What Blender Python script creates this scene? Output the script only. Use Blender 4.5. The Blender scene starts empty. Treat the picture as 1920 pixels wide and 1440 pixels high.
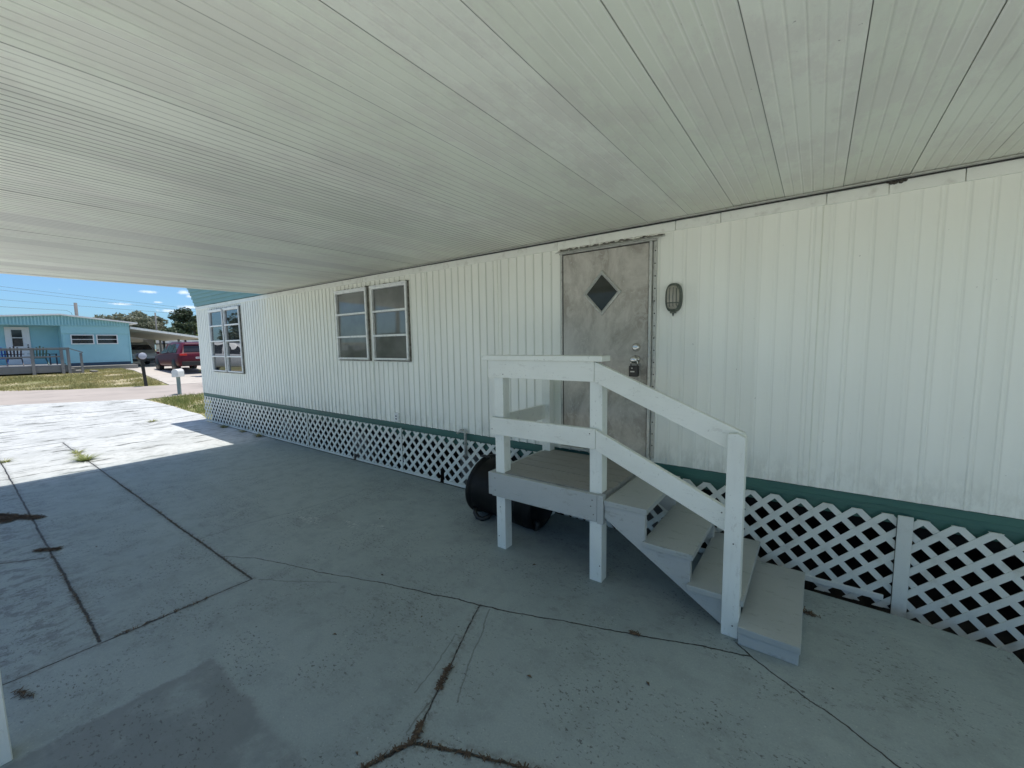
import bpy, bmesh, math, random
from mathutils import Vector, Matrix, noise
R = math.radians
random.seed(7)
SC = bpy.context.scene
COL = SC.collection

# ------------------------------------------------------------------ helpers
class MB:
    def __init__(s):
        s.v = []; s.f = []; s.m = []; s.s = []
    def add(s, vs, fs, mi=0, sm=False):
        b = len(s.v); s.v += [tuple(v) for v in vs]
        for f in fs:
            s.f.append([b + i for i in f]); s.m.append(mi); s.s.append(sm)
        return s
    def box(s, x0, x1, y0, y1, z0, z1, mi=0):
        v = [(x, y, z) for x in (x0, x1) for y in (y0, y1) for z in (z0, z1)]
        return s.add(v, [(0,1,3,2),(4,6,7,5),(0,4,5,1),(2,3,7,6),(0,2,6,4),(1,5,7,3)], mi)
    def beam(s, p, q, w, h, up=(0,0,1), mi=0):
        p, q = Vector(p), Vector(q); d = (q-p).normalized(); up = Vector(up)
        r = d.cross(up).normalized(); u = r.cross(d)
        v = []
        for c in (p, q):
            for a, b in ((-1,-1),(1,-1),(1,1),(-1,1)):
                v.append(c + r*(a*w/2) + u*(b*h/2))
        return s.add(v, [(0,3,2,1),(4,5,6,7),(0,1,5,4),(1,2,6,5),(2,3,7,6),(3,0,4,7)], mi)
    def tube(s, pts, r, n=8, mi=0, caps=True, sm=True):
        pts = [Vector(p) for p in pts]; rs = r if isinstance(r, (list, tuple)) else [r]*len(pts)
        v = []; prev = None
        for i, p in enumerate(pts):
            d = (pts[min(i+1, len(pts)-1)] - pts[max(i-1, 0)]).normalized()
            if prev is None:
                a = Vector((0,0,1)) if abs(d.z) < .9 else Vector((1,0,0))
                prev = d.cross(a).normalized()
            prev = (prev - d*prev.dot(d)).normalized(); b = d.cross(prev)
            for k in range(n):
                t = 2*math.pi*k/n
                v.append(p + (prev*math.cos(t) + b*math.sin(t))*rs[i])
        f = []
        for i in range(len(pts)-1):
            for k in range(n):
                f.append((i*n+k, i*n+(k+1)%n, (i+1)*n+(k+1)%n, (i+1)*n+k))
        s.add(v, f, mi, sm)
        if caps:
            s.add(v[:n], [tuple(range(n-1,-1,-1))], mi); s.add(v[-n:], [tuple(range(n))], mi)
        return s
    def lathe(s, prof, c, axis=(0,0,1), n=24, mi=0, sm=True):
        """prof: list of (radius, height along the axis)"""
        a = Vector(axis).normalized(); t = Vector((0,0,1)) if abs(a.z) < .9 else Vector((1,0,0))
        u = a.cross(t).normalized(); w = a.cross(u); c = Vector(c); v = []
        for r_, h_ in prof:
            for k in range(n):
                q = 2*math.pi*k/n
                v.append(c + a*h_ + (u*math.cos(q) + w*math.sin(q))*max(r_, 1e-4))
        f = []
        for i in range(len(prof)-1):
            for k in range(n):
                f.append((i*n+k, i*n+(k+1)%n, (i+1)*n+(k+1)%n, (i+1)*n+k))
        return s.add(v, f, mi, sm)
    def prism(s, poly, lo, hi, axis='y', mi=0):
        """poly in the plane across the axis, extruded from lo to hi"""
        def P(a, b, t):
            return {'y': (a, t, b), 'x': (t, a, b), 'z': (a, b, t)}[axis]
        n = len(poly)
        v = [P(a, b, lo) for a, b in poly] + [P(a, b, hi) for a, b in poly]
        f = [tuple(range(n)), tuple(range(2*n-1, n-1, -1))]
        f += [(i, i+n, (i+1)%n+n, (i+1)%n) for i in range(n)]
        return s.add(v, f, mi)
    def build(s, name, mats, parent=None, bevel=0, segs=1, keep=False):
        me = bpy.data.meshes.new(name)
        off = Vector((0,0,0))
        if parent is not None and not keep:
            p = parent
            while p is not None:
                off += p.location; p = p.parent
        me.from_pydata([tuple(Vector(v)-off) for v in s.v], [], s.f)
        if not isinstance(mats, (list, tuple)): mats = [mats]
        for m in mats: me.materials.append(m)
        for i, p in enumerate(me.polygons):
            p.material_index = s.m[i]; p.use_smooth = s.s[i]
        bm = bmesh.new(); bm.from_mesh(me)
        bmesh.ops.remove_doubles(bm, verts=bm.verts, dist=1e-5) if len(bm.verts) < 60000 else None
        bmesh.ops.recalc_face_normals(bm, faces=bm.faces)
        bm.to_mesh(me); bm.free()
        o = bpy.data.objects.new(name, me); COL.objects.link(o)
        if parent is not None: o.parent = parent
        if bevel:
            b = o.modifiers.new('Bevel', 'BEVEL'); b.width = bevel; b.segments = segs
            b.limit_method = 'ANGLE'; b.angle_limit = R(40)
        return o

def tag(o, label=None, cat=None, group=None, kind=None):
    if label: o['label'] = label
    if cat: o['category'] = cat
    if group: o['group'] = group
    if kind: o['kind'] = kind
    return o
def thing(name, loc, label, cat, group=None, rz=0):
    o = bpy.data.objects.new(name, None); COL.objects.link(o)
    o.location = loc; o.rotation_euler = (0, 0, rz); o.empty_display_size = .2
    return tag(o, label, cat, group)
def copy_tree(o, parent=None):
    c = o.copy(); COL.objects.link(c)
    if parent is not None: c.parent = parent
    for ch in list(o.children): copy_tree(ch, c)
    return c

# ------------------------------------------------------------------ materials
def newmat(name):
    m = bpy.data.materials.new(name); m.use_nodes = True
    nt = m.node_tree; b = nt.nodes['Principled BSDF']
    return m, nt, b
def N(nt, t, **k):
    n = nt.nodes.new(t)
    for a, v in k.items(): setattr(n, a, v)
    return n
def L(nt, a, b): nt.links.new(a, b)
def math_(nt, op, a, b=None, c=None, clamp=False):
    n = N(nt, 'ShaderNodeMath', operation=op, use_clamp=clamp)
    for i, x in enumerate((a, b, c)):
        if x is None: continue
        if isinstance(x, (int, float)): n.inputs[i].default_value = x
        else: L(nt, x, n.inputs[i])
    return n.outputs[0]
def mixc(nt, f, a, b, blend='MIX'):
    n = N(nt, 'ShaderNodeMix', data_type='RGBA', blend_type=blend)
    for i, x in ((0, f), (6, a), (7, b)):
        if isinstance(x, (int, float)): n.inputs[i].default_value = x
        elif isinstance(x, (tuple, list)): n.inputs[i].default_value = tuple(x)[:3] + (1,)
        else: L(nt, x, n.inputs[i])
    return n.outputs[2]
def pos(nt, scale=(1,1,1)):
    g = N(nt, 'ShaderNodeNewGeometry'); mp = N(nt, 'ShaderNodeMapping')
    mp.inputs['Scale'].default_value = scale
    L(nt, g.outputs['Position'], mp.inputs['Vector']); return mp.outputs[0]
def objc(nt, scale=(1,1,1)):
    g = N(nt, 'ShaderNodeTexCoord'); mp = N(nt, 'ShaderNodeMapping')
    mp.inputs['Scale'].default_value = scale
    L(nt, g.outputs['Object'], mp.inputs['Vector']); return mp.outputs[0]
def nz(nt, vec, scale, detail=4, rough=.55, dist=0):
    n = N(nt, 'ShaderNodeTexNoise'); n.inputs['Scale'].default_value = scale
    n.inputs['Detail'].default_value = detail; n.inputs['Roughness'].default_value = rough
    n.inputs['Distortion'].default_value = dist
    if vec is not None: L(nt, vec, n.inputs['Vector'])
    return n.outputs['Fac']
def ramp(nt, f, lo, hi, a=0., b=1.):
    n = N(nt, 'ShaderNodeMapRange'); n.interpolation_type = 'SMOOTHSTEP'
    for i, x in enumerate((f, lo, hi, a, b)):
        if isinstance(x, (int, float)): n.inputs[i].default_value = x
        else: L(nt, x, n.inputs[i])
    return n.outputs[0]
def bump(nt, b, h, strength=.3, dist=.01):
    n = N(nt, 'ShaderNodeBump'); n.inputs['Strength'].default_value = strength
    n.inputs['Distance'].default_value = dist
    L(nt, h, n.inputs['Height']); L(nt, n.outputs[0], b.inputs['Normal'])
def paint(name, col, dirt=(.2,.18,.14), amount=.3, rough=.5, streak=(1,1,1), scale=6, speck=.0, bumpy=.15, metal=0, world=True, lo=.5, hi=.75, spec=.5):
    m, nt, b = newmat(name)
    v = pos(nt, streak) if world else objc(nt, streak)
    a = ramp(nt, nz(nt, v, scale, 6, .6), lo, hi)
    f2 = nz(nt, pos(nt) if world else objc(nt), scale*.35, 3)
    c = mixc(nt, math_(nt, 'MULTIPLY', a, amount), col, dirt)
    c = mixc(nt, math_(nt, 'MULTIPLY', ramp(nt, f2, .35, .7), amount*.5), c, tuple(x*.7 for x in col))
    if speck:
        s = ramp(nt, nz(nt, pos(nt) if world else objc(nt), scale*22, 2), .66, .72)
        c = mixc(nt, math_(nt, 'MULTIPLY', s, speck), c, dirt)
    L(nt, c, b.inputs['Base Color'])
    b.inputs['Roughness'].default_value = rough; b.inputs['Metallic'].default_value = metal
    b.inputs['Specular IOR Level'].default_value = spec
    if bumpy: bump(nt, b, nz(nt, v, scale*5, 4), bumpy, .004)
    return m
def plain(name, col, rough=.5, metal=0, ior=1.5):
    m, nt, b = newmat(name)
    c = mixc(nt, ramp(nt, nz(nt, objc(nt), 9, 4), .3, .8), col, tuple(x*.8 for x in col))
    L(nt, c, b.inputs['Base Color'])
    b.inputs['Roughness'].default_value = rough; b.inputs['Metallic'].default_value = metal
    b.inputs['IOR'].default_value = ior
    return m

M = {}
# siding: chalky white painted aluminium, dusty streaks, dirt specks
def siding_mat():
    m, nt, b = newmat('siding_paint')
    st = ramp(nt, nz(nt, pos(nt, (1,1,.06)), 9, 6, .6), .42, .8)
    big = ramp(nt, nz(nt, pos(nt, (1,1,.5)), 1.6, 3), .35, .7)
    c = mixc(nt, math_(nt, 'MULTIPLY', st, .3), (.895,.925,.86), (.78,.80,.72))
    c = mixc(nt, math_(nt, 'MULTIPLY', big, .35), c, (.86,.87,.80))
    g = N(nt, 'ShaderNodeNewGeometry'); sx = N(nt, 'ShaderNodeSeparateXYZ'); L(nt, g.outputs['Position'], sx.inputs[0])
    warm = ramp(nt, sx.outputs['Z'], 1.5, 2.6)
    c = mixc(nt, math_(nt, 'MULTIPLY', warm, .32), c, (.76,.75,.63))
    low = math_(nt, 'MULTIPLY', ramp(nt, sx.outputs['Z'], .95, .66), ramp(nt, nz(nt, pos(nt, (1,1,.4)), 14, 6, .7), .42, .62))
    c = mixc(nt, math_(nt, 'MULTIPLY', low, .35), c, (.42,.43,.37))
    sp = ramp(nt, nz(nt, pos(nt), 30, 2, .5), .745, .775)
    sp2 = ramp(nt, nz(nt, pos(nt), 3, 2), .45, .6)
    c = mixc(nt, math_(nt, 'MULTIPLY', sp, math_(nt, 'MULTIPLY', sp2, .6)), c, (.2,.2,.17))
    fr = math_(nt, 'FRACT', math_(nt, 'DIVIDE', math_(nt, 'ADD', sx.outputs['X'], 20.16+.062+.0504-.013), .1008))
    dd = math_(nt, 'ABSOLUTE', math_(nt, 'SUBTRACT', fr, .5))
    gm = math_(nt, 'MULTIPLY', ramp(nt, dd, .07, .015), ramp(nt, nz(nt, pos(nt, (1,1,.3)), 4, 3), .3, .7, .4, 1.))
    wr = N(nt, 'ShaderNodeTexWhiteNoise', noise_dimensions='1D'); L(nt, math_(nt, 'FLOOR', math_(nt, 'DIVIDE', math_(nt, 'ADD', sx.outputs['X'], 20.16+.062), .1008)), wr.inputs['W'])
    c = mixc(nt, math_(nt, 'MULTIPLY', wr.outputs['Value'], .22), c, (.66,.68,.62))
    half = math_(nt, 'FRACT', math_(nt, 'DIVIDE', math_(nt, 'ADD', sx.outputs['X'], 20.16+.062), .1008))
    c = mixc(nt, math_(nt, 'MULTIPLY', ramp(nt, half, .25, .0), ramp(nt, sx.outputs['X'], -1.1, -2.2, .10, .12)), c, (.55,.58,.53))  # soft step shading beside each rib, put into the colour
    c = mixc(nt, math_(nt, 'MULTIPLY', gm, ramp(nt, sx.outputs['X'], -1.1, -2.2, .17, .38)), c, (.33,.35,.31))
    L(nt, c, b.inputs['Base Color']); b.inputs['Roughness'].default_value = .42
    h = math_(nt, 'ADD', nz(nt, pos(nt, (1,1,.35)), 5, 3), math_(nt, 'MULTIPLY', nz(nt, pos(nt), 60, 2), .08))
    bump(nt, b, h, .6, .016)
    return m
M['siding'] = siding_mat()
M['trim'] = paint('trim_paint', (.78,.80,.73), (.35,.33,.27), .35, .45, (1,1,1), 14, .3)
PW_ = .3053
def ceiling_mat():
    m, nt, b = newmat('roof_pan_enamel')
    g = N(nt, 'ShaderNodeNewGeometry'); sx = N(nt, 'ShaderNodeSeparateXYZ'); L(nt, g.outputs['Position'], sx.inputs[0])
    pan = math_(nt, 'FLOOR', math_(nt, 'DIVIDE', math_(nt, 'ADD', sx.outputs['X'], 20.0685), .3053))
    wn = N(nt, 'ShaderNodeTexWhiteNoise', noise_dimensions='1D'); L(nt, pan, wn.inputs['W'])
    st = ramp(nt, nz(nt, pos(nt, (1,.3,1)), 6, 8, .7), .44, .68)
    mot = ramp(nt, nz(nt, pos(nt, (1,.5,1)), 2.6, 9, .75), .46, .56)
    base = mixc(nt, wn.outputs['Value'], (.785,.82,.70), (.855,.875,.775))
    c = mixc(nt, math_(nt, 'MULTIPLY', mot, .42), base, (.70,.665,.62))
    c = mixc(nt, math_(nt, 'MULTIPLY', st, .16), c, (.50,.50,.44))
    wn2 = N(nt, 'ShaderNodeTexWhiteNoise', noise_dimensions='1D'); L(nt, math_(nt, 'ADD', pan, 37.3), wn2.inputs['W'])
    c = mixc(nt, math_(nt, 'MULTIPLY', math_(nt, 'MULTIPLY', ramp(nt, wn2.outputs['Value'], .45, .9), ramp(nt, sx.outputs['X'], -1.5, -3.5)), .48), c, (.52,.52,.49))  # darker left pans, coloured to stand in for pans tilted from the light
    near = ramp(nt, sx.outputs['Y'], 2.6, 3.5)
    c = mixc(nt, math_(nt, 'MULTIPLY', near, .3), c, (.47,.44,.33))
    sp = ramp(nt, nz(nt, pos(nt), 42, 3), .70, .75); sp2 = ramp(nt, nz(nt, pos(nt), 2.2, 3), .5, .62)
    c = mixc(nt, math_(nt, 'MULTIPLY', sp, math_(nt, 'MULTIPLY', sp2, .6)), c, (.2,.19,.16))
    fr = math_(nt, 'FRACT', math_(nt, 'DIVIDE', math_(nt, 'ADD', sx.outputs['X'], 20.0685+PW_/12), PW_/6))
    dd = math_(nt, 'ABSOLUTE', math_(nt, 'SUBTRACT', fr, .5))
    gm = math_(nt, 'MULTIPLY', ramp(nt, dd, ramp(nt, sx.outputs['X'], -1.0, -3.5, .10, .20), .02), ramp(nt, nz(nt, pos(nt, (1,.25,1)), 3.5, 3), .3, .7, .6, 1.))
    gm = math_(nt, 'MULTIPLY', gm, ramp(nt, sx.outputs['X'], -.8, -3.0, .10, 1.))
    c = mixc(nt, math_(nt, 'MULTIPLY', gm, .92), c, (.22,.22,.19))  # shading of the rib grooves painted in as dark lines
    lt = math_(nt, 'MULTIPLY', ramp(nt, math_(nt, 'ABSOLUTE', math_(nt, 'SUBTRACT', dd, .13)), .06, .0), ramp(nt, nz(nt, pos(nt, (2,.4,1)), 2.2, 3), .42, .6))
    c = mixc(nt, math_(nt, 'MULTIPLY', lt, .5), c, (.92,.92,.86))  # painted highlight lines beside the grooves
    sf = math_(nt, 'ABSOLUTE', math_(nt, 'SUBTRACT', math_(nt, 'FRACT', math_(nt, 'DIVIDE', math_(nt, 'ADD', sx.outputs['X'], 20.0685+PW_/2), PW_)), .5))
    c = mixc(nt, math_(nt, 'MULTIPLY', ramp(nt, sf, .0075, .003), math_(nt, 'MULTIPLY', ramp(nt, wn2.outputs['Value'], .0, 1., .3, .85), ramp(nt, sx.outputs['X'], -3.5, -1.5, .3, 1.))), c, (.05,.05,.04))
    L(nt, c, b.inputs['Base Color']); b.inputs['Roughness'].default_value = .45
    bump(nt, b, nz(nt, pos(nt, (1,.2,1)), 14, 4), .12, .01)
    return m
M['pan'] = ceiling_mat(); M['seam_blocker'] = plain('seam_blocker_sheet', (.5,.5,.5), .5)
M['teal_band'] = paint('teal_band', (.045,.145,.12), (.03,.06,.05), .5, .5, (.1,1,1), 9, .2)
M['teal_fascia'] = paint('teal_fascia', (.17,.315,.31), (.1,.17,.17), .4, .5, (.1,1,1), 5)
M['alu'] = paint('mill_aluminium', (.52,.53,.49), (.16,.15,.12), .6, .42, (1,1,1), 30, .4, .1, .35)
M['alu_white'] = paint('white_frame', (.80,.83,.81), (.25,.24,.2), .4, .45, (1,1,1), 22, .3)
M['gasket'] = plain('dark_gasket', (.03,.03,.028), .7)
M['rust'] = paint('dark_caulk', (.05,.045,.035), (.4,.38,.3), .5, .8, (1,1,1), 40)
M['caulk'] = paint('dirty_caulk', (.20,.195,.165), (.05,.045,.035), .9, .8, (1,1,1), 30, .5, lo=.4, hi=.6)
M['lattice'] = paint('lattice_vinyl', (.70,.73,.68), (.30,.28,.2), .45, .5, (1,1,1), 7, .3)
M['wood_white'] = None
def wood(name, col, worn, amount, axis='x', rough=.55):
    m, nt, b = newmat(name)
    sc = {'x': (.08,1,1), 'z': (1,1,.08), 'y': (1,.08,1)}[axis]
    gr = nz(nt, pos(nt, sc), 60, 5, .6)
    w = ramp(nt, nz(nt, pos(nt, tuple(.35 if s < 1 else 1 for s in sc)), 17, 9, .78), .565, .62)
    c = mixc(nt, math_(nt, 'MULTIPLY', w, amount), col, worn)
    d = ramp(nt, nz(nt, pos(nt), 2.4, 4), .4, .7)
    c = mixc(nt, math_(nt, 'MULTIPLY', d, .18), c, worn)
    fl = ramp(nt, nz(nt, pos(nt), 55, 3), .67, .71)
    c = mixc(nt, math_(nt, 'MULTIPLY', fl, .28), c, tuple(x*.5 for x in worn))
    c = mixc(nt, math_(nt, 'MULTIPLY', ramp(nt, gr, .5, .8), .12), c, worn)
    L(nt, c, b.inputs['Base Color']); b.inputs['Roughness'].default_value = rough
    bump(nt, b, gr, .35, .003)
    return m
M['wood_white'] = wood('white_painted_wood', (.76,.79,.73), (.44,.45,.40), .32, 'x')
M['wood_white_v'] = wood('white_painted_post', (.76,.80,.75), (.44,.45,.40), .32, 'z')
M['wood_grey'] = wood('grey_painted_wood', (.41,.44,.43), (.24,.245,.225), .5, 'x')
M['deck_grey'] = wood('grey_deck_boards', (.27,.268,.243), (.17,.16,.135), .6, 'x')
M['tread_grey'] = wood('grey_step_boards', (.375,.405,.395), (.22,.255,.225), .55, 'x')
def door_mat():
    m, nt, b = newmat('weathered_door')
    a = ramp(nt, nz(nt, pos(nt, (1,1,.55)), 3.2, 8, .68, .6), .36, .66)
    k = ramp(nt, nz(nt, pos(nt, (1,1,.7)), 15, 8, .7, .8), .5, .62)
    c = mixc(nt, a, (.51,.49,.435), (.27,.25,.215))
    c = mixc(nt, math_(nt, 'MULTIPLY', k, .45), c, (.56,.55,.49))
    g = N(nt, 'ShaderNodeNewGeometry'); sx = N(nt, 'ShaderNodeSeparateXYZ'); L(nt, g.outputs['Position'], sx.inputs[0])
    mid = math_(nt, 'MULTIPLY', ramp(nt, sx.outputs['Z'], 1.0, 1.5), ramp(nt, sx.outputs['Z'], 2.05, 1.7))
    ed = ramp(nt, sx.outputs['X'], -1.45, -1.9)
    c = mixc(nt, math_(nt, 'MULTIPLY', math_(nt, 'MULTIPLY', mid, ed), .5), c, (.55,.56,.53))
    ch = ramp(nt, nz(nt, pos(nt), 45, 5, .7), .64, .68)
    c = mixc(nt, math_(nt, 'MULTIPLY', ch, .5), c, (.66,.65,.60))
    L(nt, c, b.inputs['Base Color']); b.inputs['Roughness'].default_value = .62
    bump(nt, b, nz(nt, pos(nt), 30, 5), .2, .003)
    return m
M['door'] = door_mat()
def glass_mat(name, col, ior=1.75, rough=.03):
    m, nt, b = newmat(name)
    f = ramp(nt, nz(nt, pos(nt), 2.3, 4), .35, .7)
    L(nt, mixc(nt, f, col, tuple(x*.65 for x in col)), b.inputs['Base Color'])
    b.inputs['Roughness'].default_value = rough; b.inputs['IOR'].default_value = ior
    bump(nt, b, nz(nt, pos(nt), 3, 2), .03, .01)
    return m
M['glass'] = glass_mat('window_glass', (.17,.18,.165), 1.75)
M['glass_far'] = glass_mat('dark_glass', (.025,.025,.03), 1.6, .05)
M['diamond'] = glass_mat('greenish_door_glass', (.055,.06,.052), 1.3)
M['glass_bright'] = glass_mat('reflective_window_glass', (.035,.04,.04), 2.7, .015)
M['chrome'] = plain('brushed_steel', (.75,.74,.70), .22, 1)
M['black'] = plain('black_plastic', (.018,.019,.018), .42)
M['bin'] = paint('charcoal_plastic', (.006,.007,.007), (.03,.03,.028), .4, .5, (1,1,1), 5, .2, spec=.25)
M['lamp_green'] = paint('verdigris_metal', (.085,.105,.085), (.25,.27,.22), .45, .5, (1,1,1), 30, .3)
M['lamp_glass'] = glass_mat('ribbed_lamp_glass', (.33,.32,.27), 1.5, .15)

def seg_mask(nt, P, segs):
    """min over segments of (distance - half width)"""
    out = None
    for ax, ay, bx, by, w in segs:
        d = Vector((bx-ax, by-ay, 0)); ln = d.length; d.normalize()
        s = N(nt, 'ShaderNodeVectorMath', operation='SUBTRACT'); L(nt, P, s.inputs[0]); s.inputs[1].default_value = (ax, ay, 0)
        dt = N(nt, 'ShaderNodeVectorMath', operation='DOT_PRODUCT'); L(nt, s.outputs[0], dt.inputs[0]); dt.inputs[1].default_value = d
        t = math_(nt, 'MINIMUM', math_(nt, 'MAXIMUM', dt.outputs['Value'], 0.), ln)
        k = N(nt, 'ShaderNodeVectorMath', operation='SCALE'); k.inputs[0].default_value = d; L(nt, t, k.inputs['Scale'])
        q = N(nt, 'ShaderNodeVectorMath', operation='SUBTRACT'); L(nt, s.outputs[0], q.inputs[0]); L(nt, k.outputs[0], q.inputs[1])
        le = N(nt, 'ShaderNodeVectorMath', operation='LENGTH'); L(nt, q.outputs[0], le.inputs[0])
        v = math_(nt, 'SUBTRACT', le.outputs['Value'], w)
        out = v if out is None else math_(nt, 'MINIMUM', out, v)
    return out
def flatpos(nt, amp, scale, amp2=0, scale2=1):
    g = N(nt, 'ShaderNodeNewGeometry')
    z = N(nt, 'ShaderNodeVectorMath', operation='MULTIPLY'); L(nt, g.outputs['Position'], z.inputs[0]); z.inputs[1].default_value = (1,1,0)
    cur = z.outputs[0]
    for a, s in ((amp, scale), (amp2, scale2)):
        if not a: continue
        n = N(nt, 'ShaderNodeTexNoise'); n.inputs['Scale'].default_value = s; n.inputs['Detail'].default_value = 5
        L(nt, g.outputs['Position'], n.inputs['Vector'])
        q = N(nt, 'ShaderNodeVectorMath', operation='SUBTRACT'); L(nt, n.outputs['Color'], q.inputs[0]); q.inputs[1].default_value = (.5,.5,.5)
        w = N(nt, 'ShaderNodeVectorMath', operation='MULTIPLY'); L(nt, q.outputs[0], w.inputs[0]); w.inputs[1].default_value = (a*2, a*2, 0)
        ad = N(nt, 'ShaderNodeVectorMath', operation='ADD'); L(nt, cur, ad.inputs[0]); L(nt, w.outputs[0], ad.inputs[1]); cur = ad.outputs[0]
    return cur
JOINTS = [(-3.27,.385,-13.5,.34,.007), (-3.25,1.175,-11.05,1.13,.007), (-3.245,-.9,-3.25,1.18,.005),
          (-11.05,-1,-11.09,1.15,.014), (-8.05,-.9,-7.99,1.1,.002), (-1.685,1.90,-1.50,1.46,.004),
          (-1.50,1.46,-1.31,1.03,.004), (-1.31,1.03,-1.40,.80,.008), (-1.40,.80,-1.62,.3,.007),
          (-1.31,1.03,-1.10,1.125,.007), (-1.10,1.125,-.6,1.32,.006), (-12.1,2.3,-12.6,3.7,.012), (-12.8,-.9,-13.1,2.3,.016),
          (-5.6,-.5,-5.0,.33,.006), (-15.3,1.0,-14.7,3.7,.02)]
CRACKS = [(-3.84,1.167,-3.55,1.33,.001), (-3.55,1.33,-2.925,1.513,.0015), (-2.925,1.513,-2.277,1.734,.002),
          (-2.277,1.734,-1.685,1.90,.003), (-1.685,1.90,-1.49,1.952,.003), (-1.49,1.952,-.78,2.204,.0025),
          (-.78,2.204,-.21,2.393,.003), (-.21,2.393,.337,2.07,.002), (.337,2.07,1.4,1.5,.002), (-.21,2.393,-.29,2.46,.002)]
FAINT = [(-4.336,1.191,-4.345,1.512,.001), (-4.345,1.512,-4.239,1.959,.001), (-4.239,1.959,-4.19,2.627,.001),
         (-1.60,1.90,-1.30,1.28,.001),(-1.42,1.30,-1.37,1.05,.001),(-1.62,1.6,-1.50,1.2,.001),(-3.2,1.2,-2.7,1.5,.001)]
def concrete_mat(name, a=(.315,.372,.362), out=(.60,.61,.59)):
    m, nt, b = newmat(name)
    P = flatpos(nt, .012, 3.5, .006, 26)
    Pc = flatpos(nt, .03, 4, .007, 30)
    j = seg_mask(nt, P, JOINTS); ck = seg_mask(nt, Pc, CRACKS); ft = seg_mask(nt, Pc, FAINT)
    g = N(nt, 'ShaderNodeNewGeometry'); sx = N(nt, 'ShaderNodeSeparateXYZ'); L(nt, g.outputs['Position'], sx.inputs[0])
    n1 = nz(nt, pos(nt), 1.1, 5, .6); n2 = nz(nt, pos(nt, (1,1,1)), 5.5, 8, .7); n3 = nz(nt, pos(nt), 34, 5, .7); n4 = nz(nt, pos(nt, (.6,1.3,1)), 3, 8, .72, .4)
    c = mixc(nt, ramp(nt, n1, .35, .68), a, tuple(x*.88 for x in a))
    c = mixc(nt, math_(nt, 'MULTIPLY', ramp(nt, n2, .46, .66), .34), c, tuple(x*.62 for x in a))
    n5 = nz(nt, pos(nt, (.7,1.2,1)), 12, 9, .78); n6 = nz(nt, pos(nt), 110, 3, .7)
    c = mixc(nt, math_(nt, 'MULTIPLY', math_(nt, 'MULTIPLY', ramp(nt, n5, .54, .60), ramp(nt, n1, .42, .62)), .55), c, tuple(x*.45 for x in a))
    c = mixc(nt, math_(nt, 'MULTIPLY', ramp(nt, n6, .35, .75), .30), c, tuple(x*.55 for x in a))
    c = mixc(nt, math_(nt, 'MULTIPLY', ramp(nt, nz(nt, pos(nt), 75, 2), .66, .72), .35), c, (.55,.58,.56))
    c = mixc(nt, math_(nt, 'MULTIPLY', ramp(nt, n4, .56, .66), .18), c, (a[0]*1.35, a[1]*1.3, a[2]*1.25))
    # bare unpainted patch in the foreground
    e = math_(nt, 'MULTIPLY', math_(nt, 'SUBTRACT', n2, .5), .16)
    pm = math_(nt, 'MULTIPLY', ramp(nt, math_(nt, 'ADD', sx.outputs['X'], e), -2.60, -2.565), ramp(nt, math_(nt, 'ADD', sx.outputs['Y'], e), .73, .695))
    pm = math_(nt, 'MULTIPLY', pm, ramp(nt, nz(nt, pos(nt), 2.3, 7, .65), .30, .52))
    c = mixc(nt, math_(nt, 'MULTIPLY', pm, .78), c, (.17,.19,.19))
    # scuffed dark area at the far left
    sm = math_(nt, 'MULTIPLY', ramp(nt, sx.outputs['Y'], .75, .1), ramp(nt, sx.outputs['X'], -3.0, -3.6))
    sm = math_(nt, 'MULTIPLY', sm, ramp(nt, nz(nt, pos(nt, (1.3,.8,1)), 9, 9, .8), .50, .56))
    c = mixc(nt, math_(nt, 'MULTIPLY', sm, .6), c, (.09,.095,.095))
    # pits and specks, gathered in clusters
    sp = ramp(nt, nz(nt, pos(nt, (.8,1.1,1)), 52, 4, .7), .58, .62); cl = ramp(nt, nz(nt, pos(nt), 2.1, 5, .6), .44, .58)
    c = mixc(nt, math_(nt, 'MULTIPLY', sp, math_(nt, 'MULTIPLY', cl, .75)), c, (.045,.045,.042))
    vo = N(nt, 'ShaderNodeTexVoronoi'); vo.inputs['Scale'].default_value = 6.5; L(nt, pos(nt), vo.inputs['Vector'])
    c = mixc(nt, math_(nt, 'MULTIPLY', ramp(nt, vo.outputs['Distance'], .050, .02), .9), c, (.03,.03,.03))
    # worn slab coloured paler outside the roof shade to bounce more light
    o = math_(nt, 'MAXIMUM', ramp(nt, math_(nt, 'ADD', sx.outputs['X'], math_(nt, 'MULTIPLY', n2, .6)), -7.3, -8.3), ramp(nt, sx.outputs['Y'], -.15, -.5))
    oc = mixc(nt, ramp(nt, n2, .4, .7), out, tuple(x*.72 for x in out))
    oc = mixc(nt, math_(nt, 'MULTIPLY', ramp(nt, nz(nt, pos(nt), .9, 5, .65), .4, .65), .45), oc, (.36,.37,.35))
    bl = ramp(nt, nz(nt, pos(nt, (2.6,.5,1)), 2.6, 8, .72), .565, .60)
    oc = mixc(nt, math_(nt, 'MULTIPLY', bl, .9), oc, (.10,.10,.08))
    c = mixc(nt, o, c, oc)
    c = mixc(nt, ramp(nt, sx.outputs['Y'], -.2, -.5), c, mixc(nt, n2, (.84,.84,.77), (.72,.72,.66)))  # near-white colour past the open roof edge, added to bounce light inward
    # worn white paint dashes
    wm = None
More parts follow.
